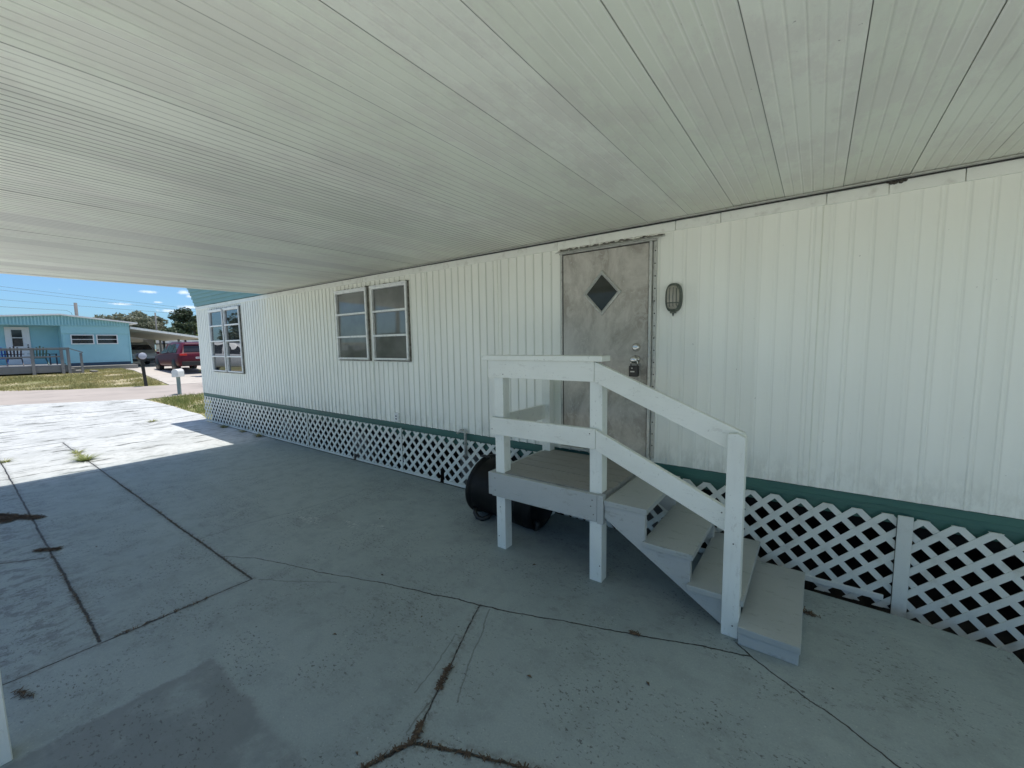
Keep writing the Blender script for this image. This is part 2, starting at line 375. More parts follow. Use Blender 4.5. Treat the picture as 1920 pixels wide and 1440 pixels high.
    for (cx, cy, rx, ry) in ((-3.22,2.24,.13,.055), (-3.93,1.96,.22,.07), (-3.5,2.12,.18,.05), (-3.42,2.2,.1,.04)):
        s = N(nt, 'ShaderNodeVectorMath', operation='SUBTRACT'); L(nt, flatpos(nt, 0, 1), s.inputs[0]); s.inputs[1].default_value = (cx, cy, 0)
        k = N(nt, 'ShaderNodeVectorMath', operation='MULTIPLY'); L(nt, s.outputs[0], k.inputs[0]); k.inputs[1].default_value = (1/rx, 1/ry, 0)
        le = N(nt, 'ShaderNodeVectorMath', operation='LENGTH'); L(nt, k.outputs[0], le.inputs[0])
        q = ramp(nt, le.outputs['Value'], 1.1, .6); wm = q if wm is None else math_(nt, 'MAXIMUM', wm, q)
    wv = nz(nt, pos(nt, (1.6,.5,1)), 48, 3, .6)
    c = mixc(nt, math_(nt, 'MULTIPLY', wm, ramp(nt, wv, .56, .62)), c, (.55,.57,.55))
    # joints
    fr = math_(nt, 'MULTIPLY', ramp(nt, j, .05, .0), ramp(nt, n3, .42, .62))
    c = mixc(nt, math_(nt, 'MULTIPLY', fr, .6), c, (.12,.12,.10))
    jm = ramp(nt, math_(nt, 'ADD', j, math_(nt, 'MULTIPLY', math_(nt, 'SUBTRACT', n3, .5), .02)), .003, -.003)
    cm = ramp(nt, ck, .0035, .0)
    fm = math_(nt, 'MULTIPLY', ramp(nt, ft, .005, .0), .5)
    dk = mixc(nt, ramp(nt, n3, .5, .65), (.018,.016,.012), (.10,.075,.045))
    c = mixc(nt, jm, c, dk); c = mixc(nt, cm, c, (.02,.018,.014)); c = mixc(nt, fm, c, (.05,.05,.045))
    L(nt, c, b.inputs['Base Color'])
    L(nt, ramp(nt, n2, .3, .7, .46, .62), b.inputs['Roughness'])
    h = math_(nt, 'ADD', math_(nt, 'MULTIPLY', n3, .12), math_(nt, 'MULTIPLY', n2, .25))
    h = math_(nt, 'SUBTRACT', h, math_(nt, 'MAXIMUM', jm, cm))
    bump(nt, b, h, .55, .012)
    return m
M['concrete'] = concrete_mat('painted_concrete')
M['drive2'] = paint('pale_concrete', (.50,.46,.41), (.25,.23,.2), .5, .8, (1,1,1), 2, .3)
M['side'] = paint('bounce_concrete', (.80,.80,.73), (.55,.53,.46), .3, .85, (1,1,1), 2, .3)  # pale colour for unseen ground that bounces light under the carport
M['road'] = paint('worn_asphalt', (.40,.355,.32), (.22,.2,.19), .6, .85, (1,.3,1), 3, .4)
def grass_ground():
    m, nt, b = newmat('turf_soil')
    n1 = nz(nt, pos(nt), .55, 6, .65); n2 = nz(nt, pos(nt), 6, 6, .7)
    c = mixc(nt, ramp(nt, n1, .42, .62), (.20,.20,.08), (.48,.41,.28))
    c = mixc(nt, math_(nt, 'MULTIPLY', ramp(nt, n2, .45, .7), .5), c, (.07,.09,.03))
    L(nt, c, b.inputs['Base Color']); b.inputs['Roughness'].default_value = .95
    bump(nt, b, n2, .5, .03); return m
M['turf'] = grass_ground()
def leafmat(name, c1, c2):
    m, nt, b = newmat(name)
    oi = N(nt, 'ShaderNodeNewGeometry')
    f = nz(nt, pos(nt), 1.3, 3); c = mixc(nt, ramp(nt, f, .35, .65), c1, c2)
    r = N(nt, 'ShaderNodeMix', data_type='RGBA', blend_type='MULTIPLY')
    c = mixc(nt, math_(nt, 'MULTIPLY', oi.outputs['Random Per Island'], .5), c, tuple(x*1.9 for x in c2))
    nt.nodes.remove(r)
    L(nt, c, b.inputs['Base Color']); b.inputs['Roughness'].default_value = .6
    tr = N(nt, 'ShaderNodeBsdfTranslucent'); L(nt, c, tr.inputs[0])
    mx = N(nt, 'ShaderNodeMixShader'); mx.inputs[0].default_value = .3
    L(nt, b.outputs[0], mx.inputs[1]); L(nt, tr.outputs[0], mx.inputs[2])
    L(nt, mx.outputs[0], nt.nodes['Material Output'].inputs[0]); return m
M['blade'] = leafmat('grass_blades', (.19,.205,.07), (.32,.29,.13))
M['weed'] = leafmat('weed_blades', (.13,.19,.05), (.24,.24,.09))
M['leaf_grey'] = leafmat('dusty_leaves', (.10,.125,.075), (.21,.22,.16))
M['leaf_dark'] = leafmat('dark_leaves', (.028,.05,.025), (.07,.095,.05))
M['leaf_lime'] = leafmat('lime_leaves', (.22,.26,.05), (.3,.32,.1))
M['debris'] = paint('leaf_litter', (.10,.07,.045), (.28,.2,.11), .8, .9, (1,1,1), 60)
M['bark'] = paint('bark', (.13,.10,.08), (.05,.04,.03), .6, .9, (1,1,.2), 20)
M['polewood'] = paint('grey_pole_wood', (.16,.16,.16), (.09,.09,.09), .5, .9, (1,1,.2), 20)
M['blue'] = paint('turquoise_stucco', (.33,.60,.655), (.26,.5,.56), .35, .75, (1,1,1), 3)
M['blue_rib'] = paint('turquoise_siding', (.33,.61,.65), (.25,.5,.54), .35, .55, (1,1,1), 3)
M['white'] = paint('white_gloss', (.78,.78,.77), (.5,.5,.48), .25, .4, (1,1,1), 8)
M['beige'] = paint('beige_panel', (.50,.49,.44), (.35,.34,.3), .3, .6, (1,1,1), 3)
M['grey_wood'] = paint('weathered_deck', (.20,.21,.22), (.11,.11,.12), .5, .75, (1,1,1), 6)
M['soil'] = paint('dark_soil', (.06,.05,.04), (.03,.025,.02), .6, .95, (1,1,1), 6)
M['block'] = paint('concrete_block', (.22,.215,.20), (.12,.11,.1), .5, .9, (1,1,1), 12)
M['dark'] = plain('dark_underside', (.02,.02,.02), .9)

# ------------------------------------------------------------------ terrain
def zg(x): return 0. if x > -13.5 else min((-13.5-x)*.05, .675)
def grid(name, mat, xs, ys, zf, **k):
    mb = MB(); nx, ny = len(xs), len(ys)
    v = [(x, y, zf(x, y)) for x in xs for y in ys]
    f = [(i*ny+j, (i+1)*ny+j, (i+1)*ny+j+1, i*ny+j+1) for i in range(nx-1) for j in range(ny-1)]
    mb.add(v, f); o = mb.build(name, mat); return tag(o, **k)
def gz(x, y):
    base = zg(x) - .035
    if -11.6 < x < 8 and y > 3.2: base = -.17
    if x > 1.4 and y > 3.0: base = -.17
    return base
xs = [-900,-300,-120,-60,-45,-35,-30,-27,-25,-22,-20,-18,-16,-14.5,-13.5,-12.4,-11.8,-11.5,-8,-4,-.3,1.2,1.5,5,7.9,8.1,14,30,90,300,900]
ys = [-900,-300,-90,-40,-20,-12,-6,-3,-2,-1,0,1,2,3.0,3.19,3.24,3.6,4,5,6,7,8,9,12,16,30,90,300,900]
grid('ground', M['turf'], xs, ys, gz, kind='structure')

tag(MB().add([(-11.3,3.26,-.158),(8,3.26,-.158),(8,7,-.158),(-11.3,7,-.158)],[(0,1,2,3)]).build('soil', M['soil']), kind='structure')
# carport slab: one thick sheet, with the cut-back edge beside the lattice
def slab(name, polys, mat, z=0., th=.12):
    mb = MB()
    for poly in polys:
        n = len(poly)
        top = [(x, y, zg(x)+z) for x, y in poly]; bot = [(x, y, zg(x)+z-th) for x, y in poly]
        mb.add(top+bot, [tuple(range(n)), tuple(range(2*n-1, n-1, -1))] + [(i, i+n, (i+1)%n+n, (i+1)%n) for i in range(n)])
    return tag(mb.build(name, mat), kind='structure')
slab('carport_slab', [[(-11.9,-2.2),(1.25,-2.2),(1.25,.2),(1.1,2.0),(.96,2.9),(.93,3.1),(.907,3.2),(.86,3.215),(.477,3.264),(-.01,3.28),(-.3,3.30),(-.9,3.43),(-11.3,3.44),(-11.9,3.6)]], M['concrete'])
slab('driveway', [[(-13.5,-2.2),(-11.9,-2.2),(-11.9,3.6),(-12.6,3.72),(-13.5,3.72)],
                  [(-13.5,-2.2),(-13.5,3.72),(-14.64,3.69),(-16.6,3.45),(-17.84,.76),(-18.7,-1.2),(-18.7,-2.2)]], M['concrete'], .001)
slab('street', [[(-18.72,-1.2),(-17.85,.74),(-16.62,3.47),(-16.8,5.1),(-16.7,12),(-14.5,60),(-18.0,60),(-19.3,12),(-19.78,4.85),(-20.02,4.1),(-20.56,2.34),(-21.56,.96),(-22.6,-1.2)],
                [(-18.72,-1.2),(-22.6,-1.2),(-26.9,-14),(-22.5,-14)]], M['road'], -.012)
slab('neighbor_driveway', [[(-19.8,4.95),(-26.9,5.38),(-27.0,5.38),(-27.0,9.5),(-19.5,9.5)], [(-27.0,5.38),(-38,6.0),(-38,10.2),(-27.0,9.5)]], M['drive2'], -.006)

slab('bounce_slab', [[(-13.5,-16),(14,-16),(14,-2.21),(-13.5,-2.21)]], M['side'], -.006)  # unseen pale ground added to bounce sunlight onto the ceiling and wall
slab('side_apron', [[(1.26,-2.2),(12,-2.2),(12,2.9),(1.3,2.9)]], M['side'], -.006)  # more unseen pale ground, added for bounce light
# crawl space soil is part of the ground sheet; concrete piers and chassis stand in it
# ------------------------------------------------------------------ mobile home
YW = 3.47
home = thing('mobile_home', (-4, YW, .66), 'long white ribbed mobile home with green band beside the carport stairs', 'mobile home')
RP = .1008
def siding():
    mb = MB(); prof = []
    x = -11.42
    prof.append((x, 0))
    k0 = math.ceil((-11.38+.062)/RP); k1 = int((6.0+.062)/RP)
    seams = [-.012, 1.19, 2.4, 3.6, 4.8] + [-2.72-1.1*i for i in range(8)]
    pts = []
    rng = random.Random(3)
    for k in range(k0, k1):
        xr = -.062 + RP*k; j = rng.uniform(-.0015, .0015)
        d = .0105 if xr < -1.1 else rng.choice((.0018,.003,.0038))
        pts += [(xr-.016+j, 0), (xr-.009+j, -d), (xr+.007+j, -d), (xr+.011+j, 0)]
        if rng.random() < .5 or xr < -1.1: pts += [(xr+.048, .0012), (xr+.052, .0012)]
    for s in seams: pts = [p for p in pts if abs(p[0]-s) > .012]; pts += [(s-.004, -.001), (s-.0005, -.0045), (s, .004), (s+.004, .0015)]
    pts.sort()
    prof += pts; prof.append((6.0, 0))
    v = []; zs = [.655, 2.58]
    for (a, d) in prof:
        for z in zs: v.append((a, YW+d, z))
    f = [(2*i, 2*i+2, 2*i+3, 2*i+1) for i in range(len(prof)-1)]
    mb.add(v, f)
    return mb.build('siding', M['siding'], home)
siding()
mb = MB()   # end wall, rear, floor underside, roof
mb.box(-11.415, 6.0, 3.50, 7.1, .50, 2.60); mb.box(-11.44, -11.40, 3.462, 3.50, .655, 2.60)
mb.build('wall', M['siding'], home, .004)
mb = MB()
mb.box(-11.44, 6.0, 3.474, 3.499, .50, .5745); mb.box(-11.44, 6.0, 3.470, 3.499, .5745, .651); mb.box(-11.44, 6.0, 3.467, 3.47, .60, .606); mb.box(-11.44,6.0,3.4655,3.47,.646,.652)
mb.box(-11.45, -11.416, 3.50, 7.1, .50, .651)
mb.build('base_band', M['teal_band'], home, .001)
mb = MB()
for a, b in ((-11.44,-8.3),(-8.297,-5.05),(-5.045,-3.7),(-3.695,-2.0),(-1.997,-.94),(-.935,-.62),(-.617,.0),(.003,.30),(.303,.62),(.624,1.9),(1.903,6.0)):
    dz = random.uniform(-.003, .003)
    mb.box(a, b, YW-.014+random.uniform(-.002,.002), YW+.02, 2.536+dz, 2.606+dz)
mb.build('eave_trim', M['trim'], home, .003, 2)
mb = MB()
nl = 5
for i in range(nl):
    t0, t1 = i/nl, (i+1)/nl
    y0, z0 = 3.46-.10*t0, 2.615+.38*t0; y1, z1 = 3.46-.10*t1, 2.615+.38*t1
    xa0, xa1 = -11.44-.02*t0, -11.44-.02*t1
    mb.add([(xa0,y0-.022,z0),(6,y0-.022,z0),(6,y1,z1),(xa1,y1,z1),(xa0,y0+.02,z0),(6,y0+.02,z0)], [(0,1,2,3),(0,4,5,1)])
    mb.add([(xa0-.01,y0,z0),(xa1-.0,y1,z1),(xa1,7.2,z1),(xa0-.01,7.2,z0)], [(0,1,2,3)])
mb.box(-11.49, 6.0, 3.345, 3.38, 2.99, 3.03); mb.box(-11.49, 6, 3.38, 7.2, 3.0, 3.02)
mb.build('roof', M['teal_fascia'], home)
mb = MB()
mb.box(-11.3, 6, 3.75, 3.85, .33, .497); mb.box(-11.3, 6, 6.7, 6.8, .33, .497)
for i in range(15):
    mb.box(-11+1.2*i, -10.93+1.2*i, 3.86, 6.69, .38, .496)
mb.build('chassis', M['dark'], home)
for i in range(7):
    x = -10.6+2.35*i
    MB().prism([(3.7,-.17),(3.9,-.17),(3.9,.06),(3.895,.065),(3.9,.07),(3.9,.32),(3.7,.32),(3.7,.07),(3.705,.065),(3.7,.06)], x, x+.4, 'x').build('pier', M['block'], home)
mb = MB(); mb.box(-11.4, 6, 7.0, 7.05, -.17, .499); mb.box(-11.43,-11.40,3.6,7.0,-.17,.499); mb.box(5.95,6.0,3.6,6.99,-.17,.499); mb.build('rear_skirt', M['dark'], home)  # solid skirt on the unseen sides, added to keep the crawl space dark

def ragged(xa, xb, z, h, ya, yb):
    n = int((xb-xa)/.012); top = []
    for i in range(n+1):
        top.append((xa+(xb-xa)*i/n, z+.002+h*max(0, noise.noise(Vector((xa+i*.31, z, 3)))*1.3+random.uniform(0,.45))))
    m = MB(); return m.prism([(xa, z), (xb, z)]+top[::-1], ya, yb, 'y')
def window(xs_, z0, z1, rows, label, gm='glass'):
    """two awning sashes side by side"""
    wa, wb = xs_[0][0], xs_[-1][1]
    root_ = MB().box(wa-.03, wb+.03, YW-.006, YW+.01, z0-.035, z1+.03).build('window', M['trim'], home, .003)
    root_['label'] = label
    for a, b in xs_:
        mb = MB(); t = .028; yo, yi = YW-.05, YW-.004
        mb.box(a, a+t, yo, yi, z0, z1); mb.box(b-t, b, yo, yi, z0, z1)
        mb.box(a+t, b-t, yo, yi, z0, z0+t*.8); mb.box(a-.005, b+.008, yo-.012, yi, z1, z1+.022); mb.box(a+t, b-t, yo, yi, z1-t*.9, z1)
        for r in range(1, rows):
            zz = z0+(z1-z0)*r/rows
            mb.box(a+t, b-t, yo-.006, yi, zz-.014, zz+.012)
        mb.build('sash', M['alu_white'], root_, .002)
        g = MB()
        for r in range(rows):
            za = z0+(z1-z0)*r/rows; zb = z0+(z1-z0)*(r+1)/rows
            g.add([(a+t, YW-.022, za+.012), (b-t, YW-.022, za+.012), (b-t, YW-.018, zb-.012), (a+t, YW-.018, zb-.012)], [(0,1,2,3)])
        g.build('pane', M[gm], root_)
    for a, b in xs_:
        MB().box(b+.009, b+.018, YW-.035, YW-.003, z0-.012, z1+.02).build('gasket', M['caulk'], root_)
        MB().box(a-.01, b+.018, YW-.035, YW-.004, z0-.020, z0-.013).build('sill_caulk', M['caulk'], root_)
    ragged(wa-.02, wb+.03, z1+.0235, .014, YW-.03, YW-.008).build('head_caulk', M['caulk'], root_)
    return root_
window([(-5.70,-4.95), (-4.84,-4.12)], 1.487, 2.44, 3, 'three-row double window with dark glass between the far window and the door')
window([(-10.60,-9.875), (-9.80,-9.06)], 1.18, 2.455, 4, 'tall four-row double window near the far corner', 'glass_bright')
# door
d = MB().box(-1.925, -1.135, YW-.034, YW+.01, .70, 2.468).build('door', M['door'], home, .004)
mb = MB()
mb.box(-1.945, -1.932, YW-.042, YW, .69, 2.475); mb.box(-1.958,-1.948, YW-.024, YW, .69, 2.475)
mb.box(-1.129, -1.108, YW-.046, YW, .69, 2.475); mb.box(-1.105, -1.075, YW-.016, YW, .69, 2.475)
mb.box(-1.958, -1.075, YW-.05, YW, 2.4755, 2.487)
mb.build('door_frame', M['alu'], d, .0015)
mb = MB()
mb.box(-1.135,-1.1292, YW-.030, YW, .70, 2.47); mb.box(-1.9315,-1.9255, YW-.03, YW, .70, 2.47); mb.box(-1.925,-1.135,YW-.03,YW,2.469,2.4752)
for i in range(17):
    z = .80+.1*i; mb.lathe([(0,-.003),(.005,-.003),(.006,0)], (-1.09+random.uniform(-.002,.002), YW-.0165, z), (0,1,0), 8)
mb.build('door_seal', M['gasket'], d)
mb = MB(); mb.prism([(3.47,2.505),(3.405,2.487),(3.405,2.492),(3.47,2.517)], -1.99, -1.02, 'x'); mb.build('drip_cap', M['alu'], d)
ragged(-1.99, -1.02, 2.5175, .016, YW-.014, YW-.004).build('caulk', M['caulk'], d)
mb = MB(); mb.box(-1.95, -1.10, YW-.06, YW, .672, .698); mb.build('threshold', M['alu'], d, .003)
cx, cz, hw, hh = -1.541, 2.10, .178, .196
def rhomb(s): return [(cx-hw*s, cz), (cx, cz-hh*s), (cx+hw*s, cz), (cx, cz+hh*s)]
mb = MB(); o, i_ = rhomb(1), rhomb(.80); o2 = rhomb(.90)
for a, b, ya, yb in ((o, o2, YW-.045, YW-.052), (o2, i_, YW-.052, YW-.040)):
    v = [(x, ya, z) for x, z in a] + [(x, yb, z) for x, z in b]
    mb.add(v, [(k, (k+1)%4, (k+1)%4+4, k+4) for k in range(4)])
v = [(x, YW-.034, z) for x, z in o] + [(x, YW-.045, z) for x, z in o]; mb.add(v, [(k, (k+1)%4, (k+1)%4+4, k+4) for k in range(4)])
mb.build('window_frame', M['alu'], d)
mb = MB(); mb.add([(x, YW-.038, z) for x, z in rhomb(.80)], [(0,1,2,3)]); mb.build('diamond_pane', M['diamond'], d)
mb = MB(); mb.lathe([(.036,0),(.036,-.006),(.030,-.014),(.024,-.030),(.020,-.032),(0,-.032)], (-1.228, YW-.034, 1.626), (0,1,0)); mb.box(-1.230,-1.226,YW-.0675,YW-.065,1.615,1.635)
mb.build('deadbolt', M['chrome'], d)
mb = MB(); mb.lathe([(.036,0),(.036,-.005),(.018,-.012),(.014,-.035),(.026,-.045),(.031,-.06),(.028,-.075),(.015,-.083),(0,-.084)], (-1.228, YW-.034, 1.525), (0,1,0))
mb.build('knob', M['chrome'], d)
# lock box hangs from the knob: a thing of its own
lk = thing('lock_box', (-1.226, YW-.09, 1.44), 'small black lock box hanging by its shackle from the door knob', 'lock box')
mb = MB(); mb.box(-1.264,-1.188, YW-.112, YW-.072, 1.385, 1.475); mb.build('lock_body', M['black'], lk, .005, 2)
mb = MB(); mb.tube([(-1.252,YW-.092,1.47),(-1.254,YW-.092,1.505),(-1.245,YW-.092,1.532),(-1.226,YW-.092,1.545),(-1.207,YW-.092,1.532),(-1.198,YW-.092,1.505),(-1.20,YW-.092,1.47)], .0045, 8); mb.build('shackle', M['chrome'], lk)
mb = MB(); mb.lathe([(0,-.002),(.006,-.002),(.006,0)], (-1.236, YW-.1125, 1.455), (0,1,0), 10); mb.box(-1.25,-1.215,YW-.1135,YW-.112,1.422,1.432); mb.build('dial', M['alu'], lk)
# wall lamp (oval bulkhead light)
lp = MB(); X0, Z0 = -.938, 2.015
def oval(w, h, y, n=32):
    out = []
    for k in range(n):
        t = 2*math.pi*k/n; c, s = math.cos(t), math.sin(t)
        out.append((X0+w*math.copysign(abs(c)**.7, c), y, Z0+h*math.copysign(abs(s)**.8, s)))
    return out
def rings(mb, rs, mi=0, cap=True):
    n = len(rs[0]); v = [p for r in rs for p in r]
    f = [(i*n+k, i*n+(k+1)%n, (i+1)*n+(k+1)%n, (i+1)*n+k) for i in range(len(rs)-1) for k in range(n)]
    mb.add(v, f, mi, True)
    if cap: mb.add(rs[-1], [tuple(range(n))], mi, True)
rings(lp, [oval(.064,.112,YW-.004), oval(.064,.112,YW-.03), oval(.058,.105,YW-.045), oval(.048,.092,YW-.05)], cap=False)
lp.box(X0-.02,X0+.02,YW-.05,YW-.01,1.893,1.905); lp.lathe([(.008,0),(.010,-.01),(.003,-.03),(0,-.034)], (X0,YW-.03,1.90), (0,0,1), 10)
lamp = lp.build('wall_lamp', M['lamp_green'], home)
lamp['label'] = 'oval bulkhead lamp with green metal cage right of the door'
mb = MB(); rings(mb, [oval(.050,.094,YW-.045), oval(.046,.086,YW-.075), oval(.034,.066,YW-.092), oval(.016,.03,YW-.098)]); mb.build('lamp_glass', M['lamp_glass'], lamp)
mb = MB()
for dx in (-.036, -.012, .014, .038):
    k = 1-(abs(dx)/.06)**2*.35
    mb.tube([(X0+dx*1.1,YW-.045,Z0-.092*k),(X0+dx,YW-.09,Z0-.07*k),(X0+dx,YW-.104+abs(dx)*.3,Z0),(X0+dx,YW-.09,Z0+.07*k),(X0+dx*1.1,YW-.045,Z0+.092*k)], .0036, 6)
for dz in (-.045,):
    mb.tube([(X0-.054,YW-.045,Z0+dz),(X0-.04,YW-.085,Z0+dz),(X0,YW-.106,Z0+dz),(X0+.04,YW-.085,Z0+dz),(X0+.054,YW-.045,Z0+dz)], .0045, 6)
mb.build('cage', M['lamp_green'], lamp)
# outlet and hose bib
mb = MB(); mb.box(-4.47,-4.385,YW-.035,YW-.005,.675,.79); mb.box(-4.455,-4.40,YW-.04,YW-.035,.69,.775); ol = mb.build('outlet', M['alu_white'], home, .004)
mb = MB()
for z in (.712,.748): MB().box(-4.438,-4.414,YW-.0415,YW-.04,z-.009,z+.009).build('socket', M['gasket'], ol, .003)
mb = MB(); mb.tube([(-3.19,YW-.05,.40),(-3.19,YW-.05,.66),(-3.19,YW-.052,.675),(-3.215,YW-.055,.685),(-3.27,YW-.06,.68),(-3.30,YW-.065,.655)], [.016,.016,.017,.017,.015,.013], 10)
mb.lathe([(.004,0),(.028,.002),(.028,.008),(0,.01)], (-3.235,YW-.057,.70)); mb.build('water_pipe', M['alu'], home)
mb = MB()   # bit of torn foam stuck at the eave
rng = random.Random(5)
for i in range(14):
    mb.lathe([(0,-.008),(.011,-.003),(.010,.005),(0,.009)], (.29+.006*i+rng.uniform(-.005,.005), YW-.02, 2.605+rng.uniform(-.012,.006)), (rng.random(),-1,rng.random()), 7)
mb.build('torn_sealant', M['rust'], home)

# ------------------------------------------------------------------ lattice skirting
def clip(poly, x0, x1, z0, z1):
    for ax, lim, sg in ((0,x0,1),(0,x1,-1),(1,z0,1),(1,z1,-1)):
        out = []
        for i in range(len(poly)):
            p, q = poly[i-1], poly[i]; a, b = sg*(p[ax]-lim), sg*(q[ax]-lim)
            if (a >= 0) != (b >= 0):
                t = a/(a-b); out.append((p[0]+(q[0]-p[0])*t, p[1]+(q[1]-p[1])*t))
            if b >= 0: out.append(q)
        poly = out
        if len(poly) < 3: return []
    return poly
def lattice(x0, x1, z0, z1, xc, label, y=3.442, rail=(None,), tilt=0., pitch=.1535, notches=(), zc=.535):
    root_ = thing('lattice_panel', ((x0+x1)/2, y, z0), label, 'lattice panel', 'white lattice panels skirting the home')
    w = .038/2*math.sqrt(2)
    for layer, sg in ((0, 1), (1, -1)):
        mb = MB(); n0 = int((x0-xc-2)/pitch)-2; n1 = int((x1-xc+2)/pitch)+2
        for n in range(n0, n1):
            c = xc+n*pitch + random.uniform(-.002,.002)
            # centre line: x = c + sg*(z-zc)
            zl, zh = z0-.1, z1+.1
            poly = [(c+sg*(zl-zc)-w, zl), (c+sg*(zl-zc)+w, zl), (c+sg*(zh-zc)+w, zh), (c+sg*(zh-zc)-w, zh)]
            parts = [clip(poly, x0, x1, z0, z1)]
            for (na, nb, nzt) in notches:
                nw = []
                for q in parts:
                    if len(q) < 3: continue
                    nw += [clip(q, x0, na, z0, z1), clip(q, nb, x1, z0, z1), clip(q, na, nb, nzt, z1)]
                parts = nw
            for q in parts:
                if len(q) >= 3: mb.prism(q, y-.006+.006*layer+.0003, y+.006*layer, 'y')
        mb.build('slat_layer', M['lattice'], root_)
    mb = MB()
    for r in rail:
        if r: mb.box(r[0], r[1], y-.016, y-.0065, r[2], r[3])
    if mb.v: mb.build('bottom_rail', M['lattice'], root_, .002)
    return root_
lattice(-11.36, -8.97, .012, .585, -8.97, 'farthest lattice panel, at the far corner of the home', rail=((-11.36,-8.98,.012,.04),))
lattice(-8.94, -6.75, .012, .585, -6.79, 'lattice panel under the far window and the wall between the windows', rail=((-8.93,-6.76,.012,.04),))
lattice(-6.72, -4.355, .012, .585, -6.72+.07, 'lattice panel below the three-row window, with a notch in its bottom rail', rail=((-6.70,-5.45,.012,.045),(-5.38,-4.36,.012,.045)), notches=((-5.45,-5.38,.10),))
lattice(-4.325, -1.96, .012, .58, -4.21, 'lattice panel half hidden by the bin lying beside the stairs', rail=((-4.32,-3.64,.012,.05),(-3.57,-1.97,.012,.05)), notches=((-3.64,-3.57,.14),))
lattice(-1.93, .447, -.06, .565, -.353, 'lattice panel behind the stairs, ending at the wide post', rail=((-.9,.41,-.01,.03),), pitch=.151, zc=.563)
lattice(.522, 3.1, -.165, .56, .565, 'nearest lattice panel, right of the wide post at the frame edge', pitch=.149, zc=.557)
for (a, b, z0, z1, lab, yy) in ((-8.968,-8.942,.01,.585,'narrow white batten nearest the far corner between lattice panels',3.428), (-6.748,-6.722,.01,.59,'narrow white batten below the gap left of the three-row window',3.428),
                        (-4.353,-4.327,.01,.60,'narrow white batten below the right side of the three-row window',3.426), (.4485,.5205,-.16,.572,'wide weathered white batten right of the bottom step',3.42)):
    mb = MB(); mb.box(a, b, yy-.002, yy+.012, z0, z1); tag(mb.build('batten', M['lattice'], None, .002), lab, 'batten', 'battens joining the lattice panels')

# ------------------------------------------------------------------ carport
cp = thing('carport', (-3, 1.6, 2.62), 'long aluminium carport roof with ribbed pans over the concrete slab', 'carport')
ZR = 2.62; PW = .3053
k0 = int((-8.03+.224)/PW)-0
x_last = -.224 + PW*k0
pans = []
x = -.224 + PW*(-25)
while x < 5.0:
    pans.append(x); x += PW
# end pan reaches the roof end
for idx, xp in enumerate(pans):
    mb = MB(); g = random.choice((.0006,.0008,.0014)) if xp > -3.2 else .0003
    prof = [(xp+g, .012), (xp+g, .0)]
    for q in range(1, 6):
        c = xp+PW*q/6
        prof += [(c-.006, 0), (c-.001, .0022), (c+.001, .0022), (c+.006, 0)]
    prof += [(xp+PW-g, 0), (xp+PW-g, .012), (xp+PW-g, .06), (xp+g, .06)]
    dz = random.uniform(-.0012, .0012)
    v = [(a, yy, ZR+dz+zz) for a, zz in prof for yy in (-.18, 3.436)]
    n = len(prof)
    f = [(2*i, 2*((i+1)%n), 2*((i+1)%n)+1, 2*i+1) for i in range(n)]
    mb.add(v, f); mb.add([p for p in v[0::2]], [tuple(range(n))]); mb.add([p for p in v[1::2]], [tuple(range(n))])
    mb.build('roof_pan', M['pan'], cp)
xe = pans[0]
mb = MB(); mb.box(pans[0], pans[-1]+PW, -.17, 3.42, ZR+.063, ZR+.075); mb.build('seam_light_blocker', M['seam_blocker'], cp)  # unseen sheet added to stop sun leaking through the pan seams
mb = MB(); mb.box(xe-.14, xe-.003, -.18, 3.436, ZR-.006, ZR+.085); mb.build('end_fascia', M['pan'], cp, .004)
mb = MB(); mb.box(xe-.14, 5.0, -.085, -.025, ZR-.085, ZR-.004); mb.box(xe-.14, 5.0, -.186, -.183, ZR-.01, ZR+.09); mb.build('beam', M['trim'], cp, .003)
mb = MB(); mb.box(xe, 5.0, 3.438, 3.452, ZR-.016, ZR+.03); mb.build('wall_channel', M['gasket'], cp)
mb = MB(); mb.box(xe-.1, 5.0, 3.405, 3.4375, ZR-.010, ZR-.0045); mb.build('hanger_rail', M['alu'], cp)
for x in (-7.9, -5.3, -2.645, .75, 3.6):
    mb = MB(); mb.box(x-.045, x+.045, -.072, .018, 0, ZR-.086)
    mb.build('post', M['wood_white_v'], cp, .004)

# ------------------------------------------------------------------ stairs
st = thing('stairs', (-1.2, 2.55, 0), 'white and grey wooden entry stairs with railing leading up to the door', 'stairs')
def board(name, x0, x1, y0, y1, z0, z1, mat, par=st, bv=.003):
    return MB().box(x0, x1, y0, y1, z0, z1).build(name, mat, par, bv, 2)
# landing deck boards run along the wall
mb = MB(); y = 2.575
for i in range(6):
    mb.box(-2.085+random.uniform(-.003,.003), -1.125, y, y+.136, .612, .647+random.uniform(-.001,.001)); y += .1395
mb.build('deck_board', M['deck_grey'], st, .004, 2)
mb = MB(); mb.box(-2.05,-1.17,3.30,3.338,.46,.611); mb.box(-2.05,-1.17,2.88,2.918,.46,.611); mb.box(-1.162,-1.124,2.575,3.38,.45,.611); mb.build('joist', M['wood_grey'], st)
board('front_apron', -2.082, -1.165, 2.531, 2.569, .450, .641, M['wood_grey'])
board('apron_end', -1.163, -1.119, 2.528, 2.574, .443, .645, M['wood_grey'])
board('side_apron', -2.122, -2.0845, 2.536, 3.38, .455, .640, M['wood_grey'])
pW = M['wood_white_v']
board('post', -2.070, -1.983, 2.571, 2.658, 0, 1.415, pW); board('post', -1.238, -1.147, 2.571, 2.658, 0, 1.415, pW)
board('post', -2.105, -2.018, 3.335, 3.42, 0.0, 1.36, pW)
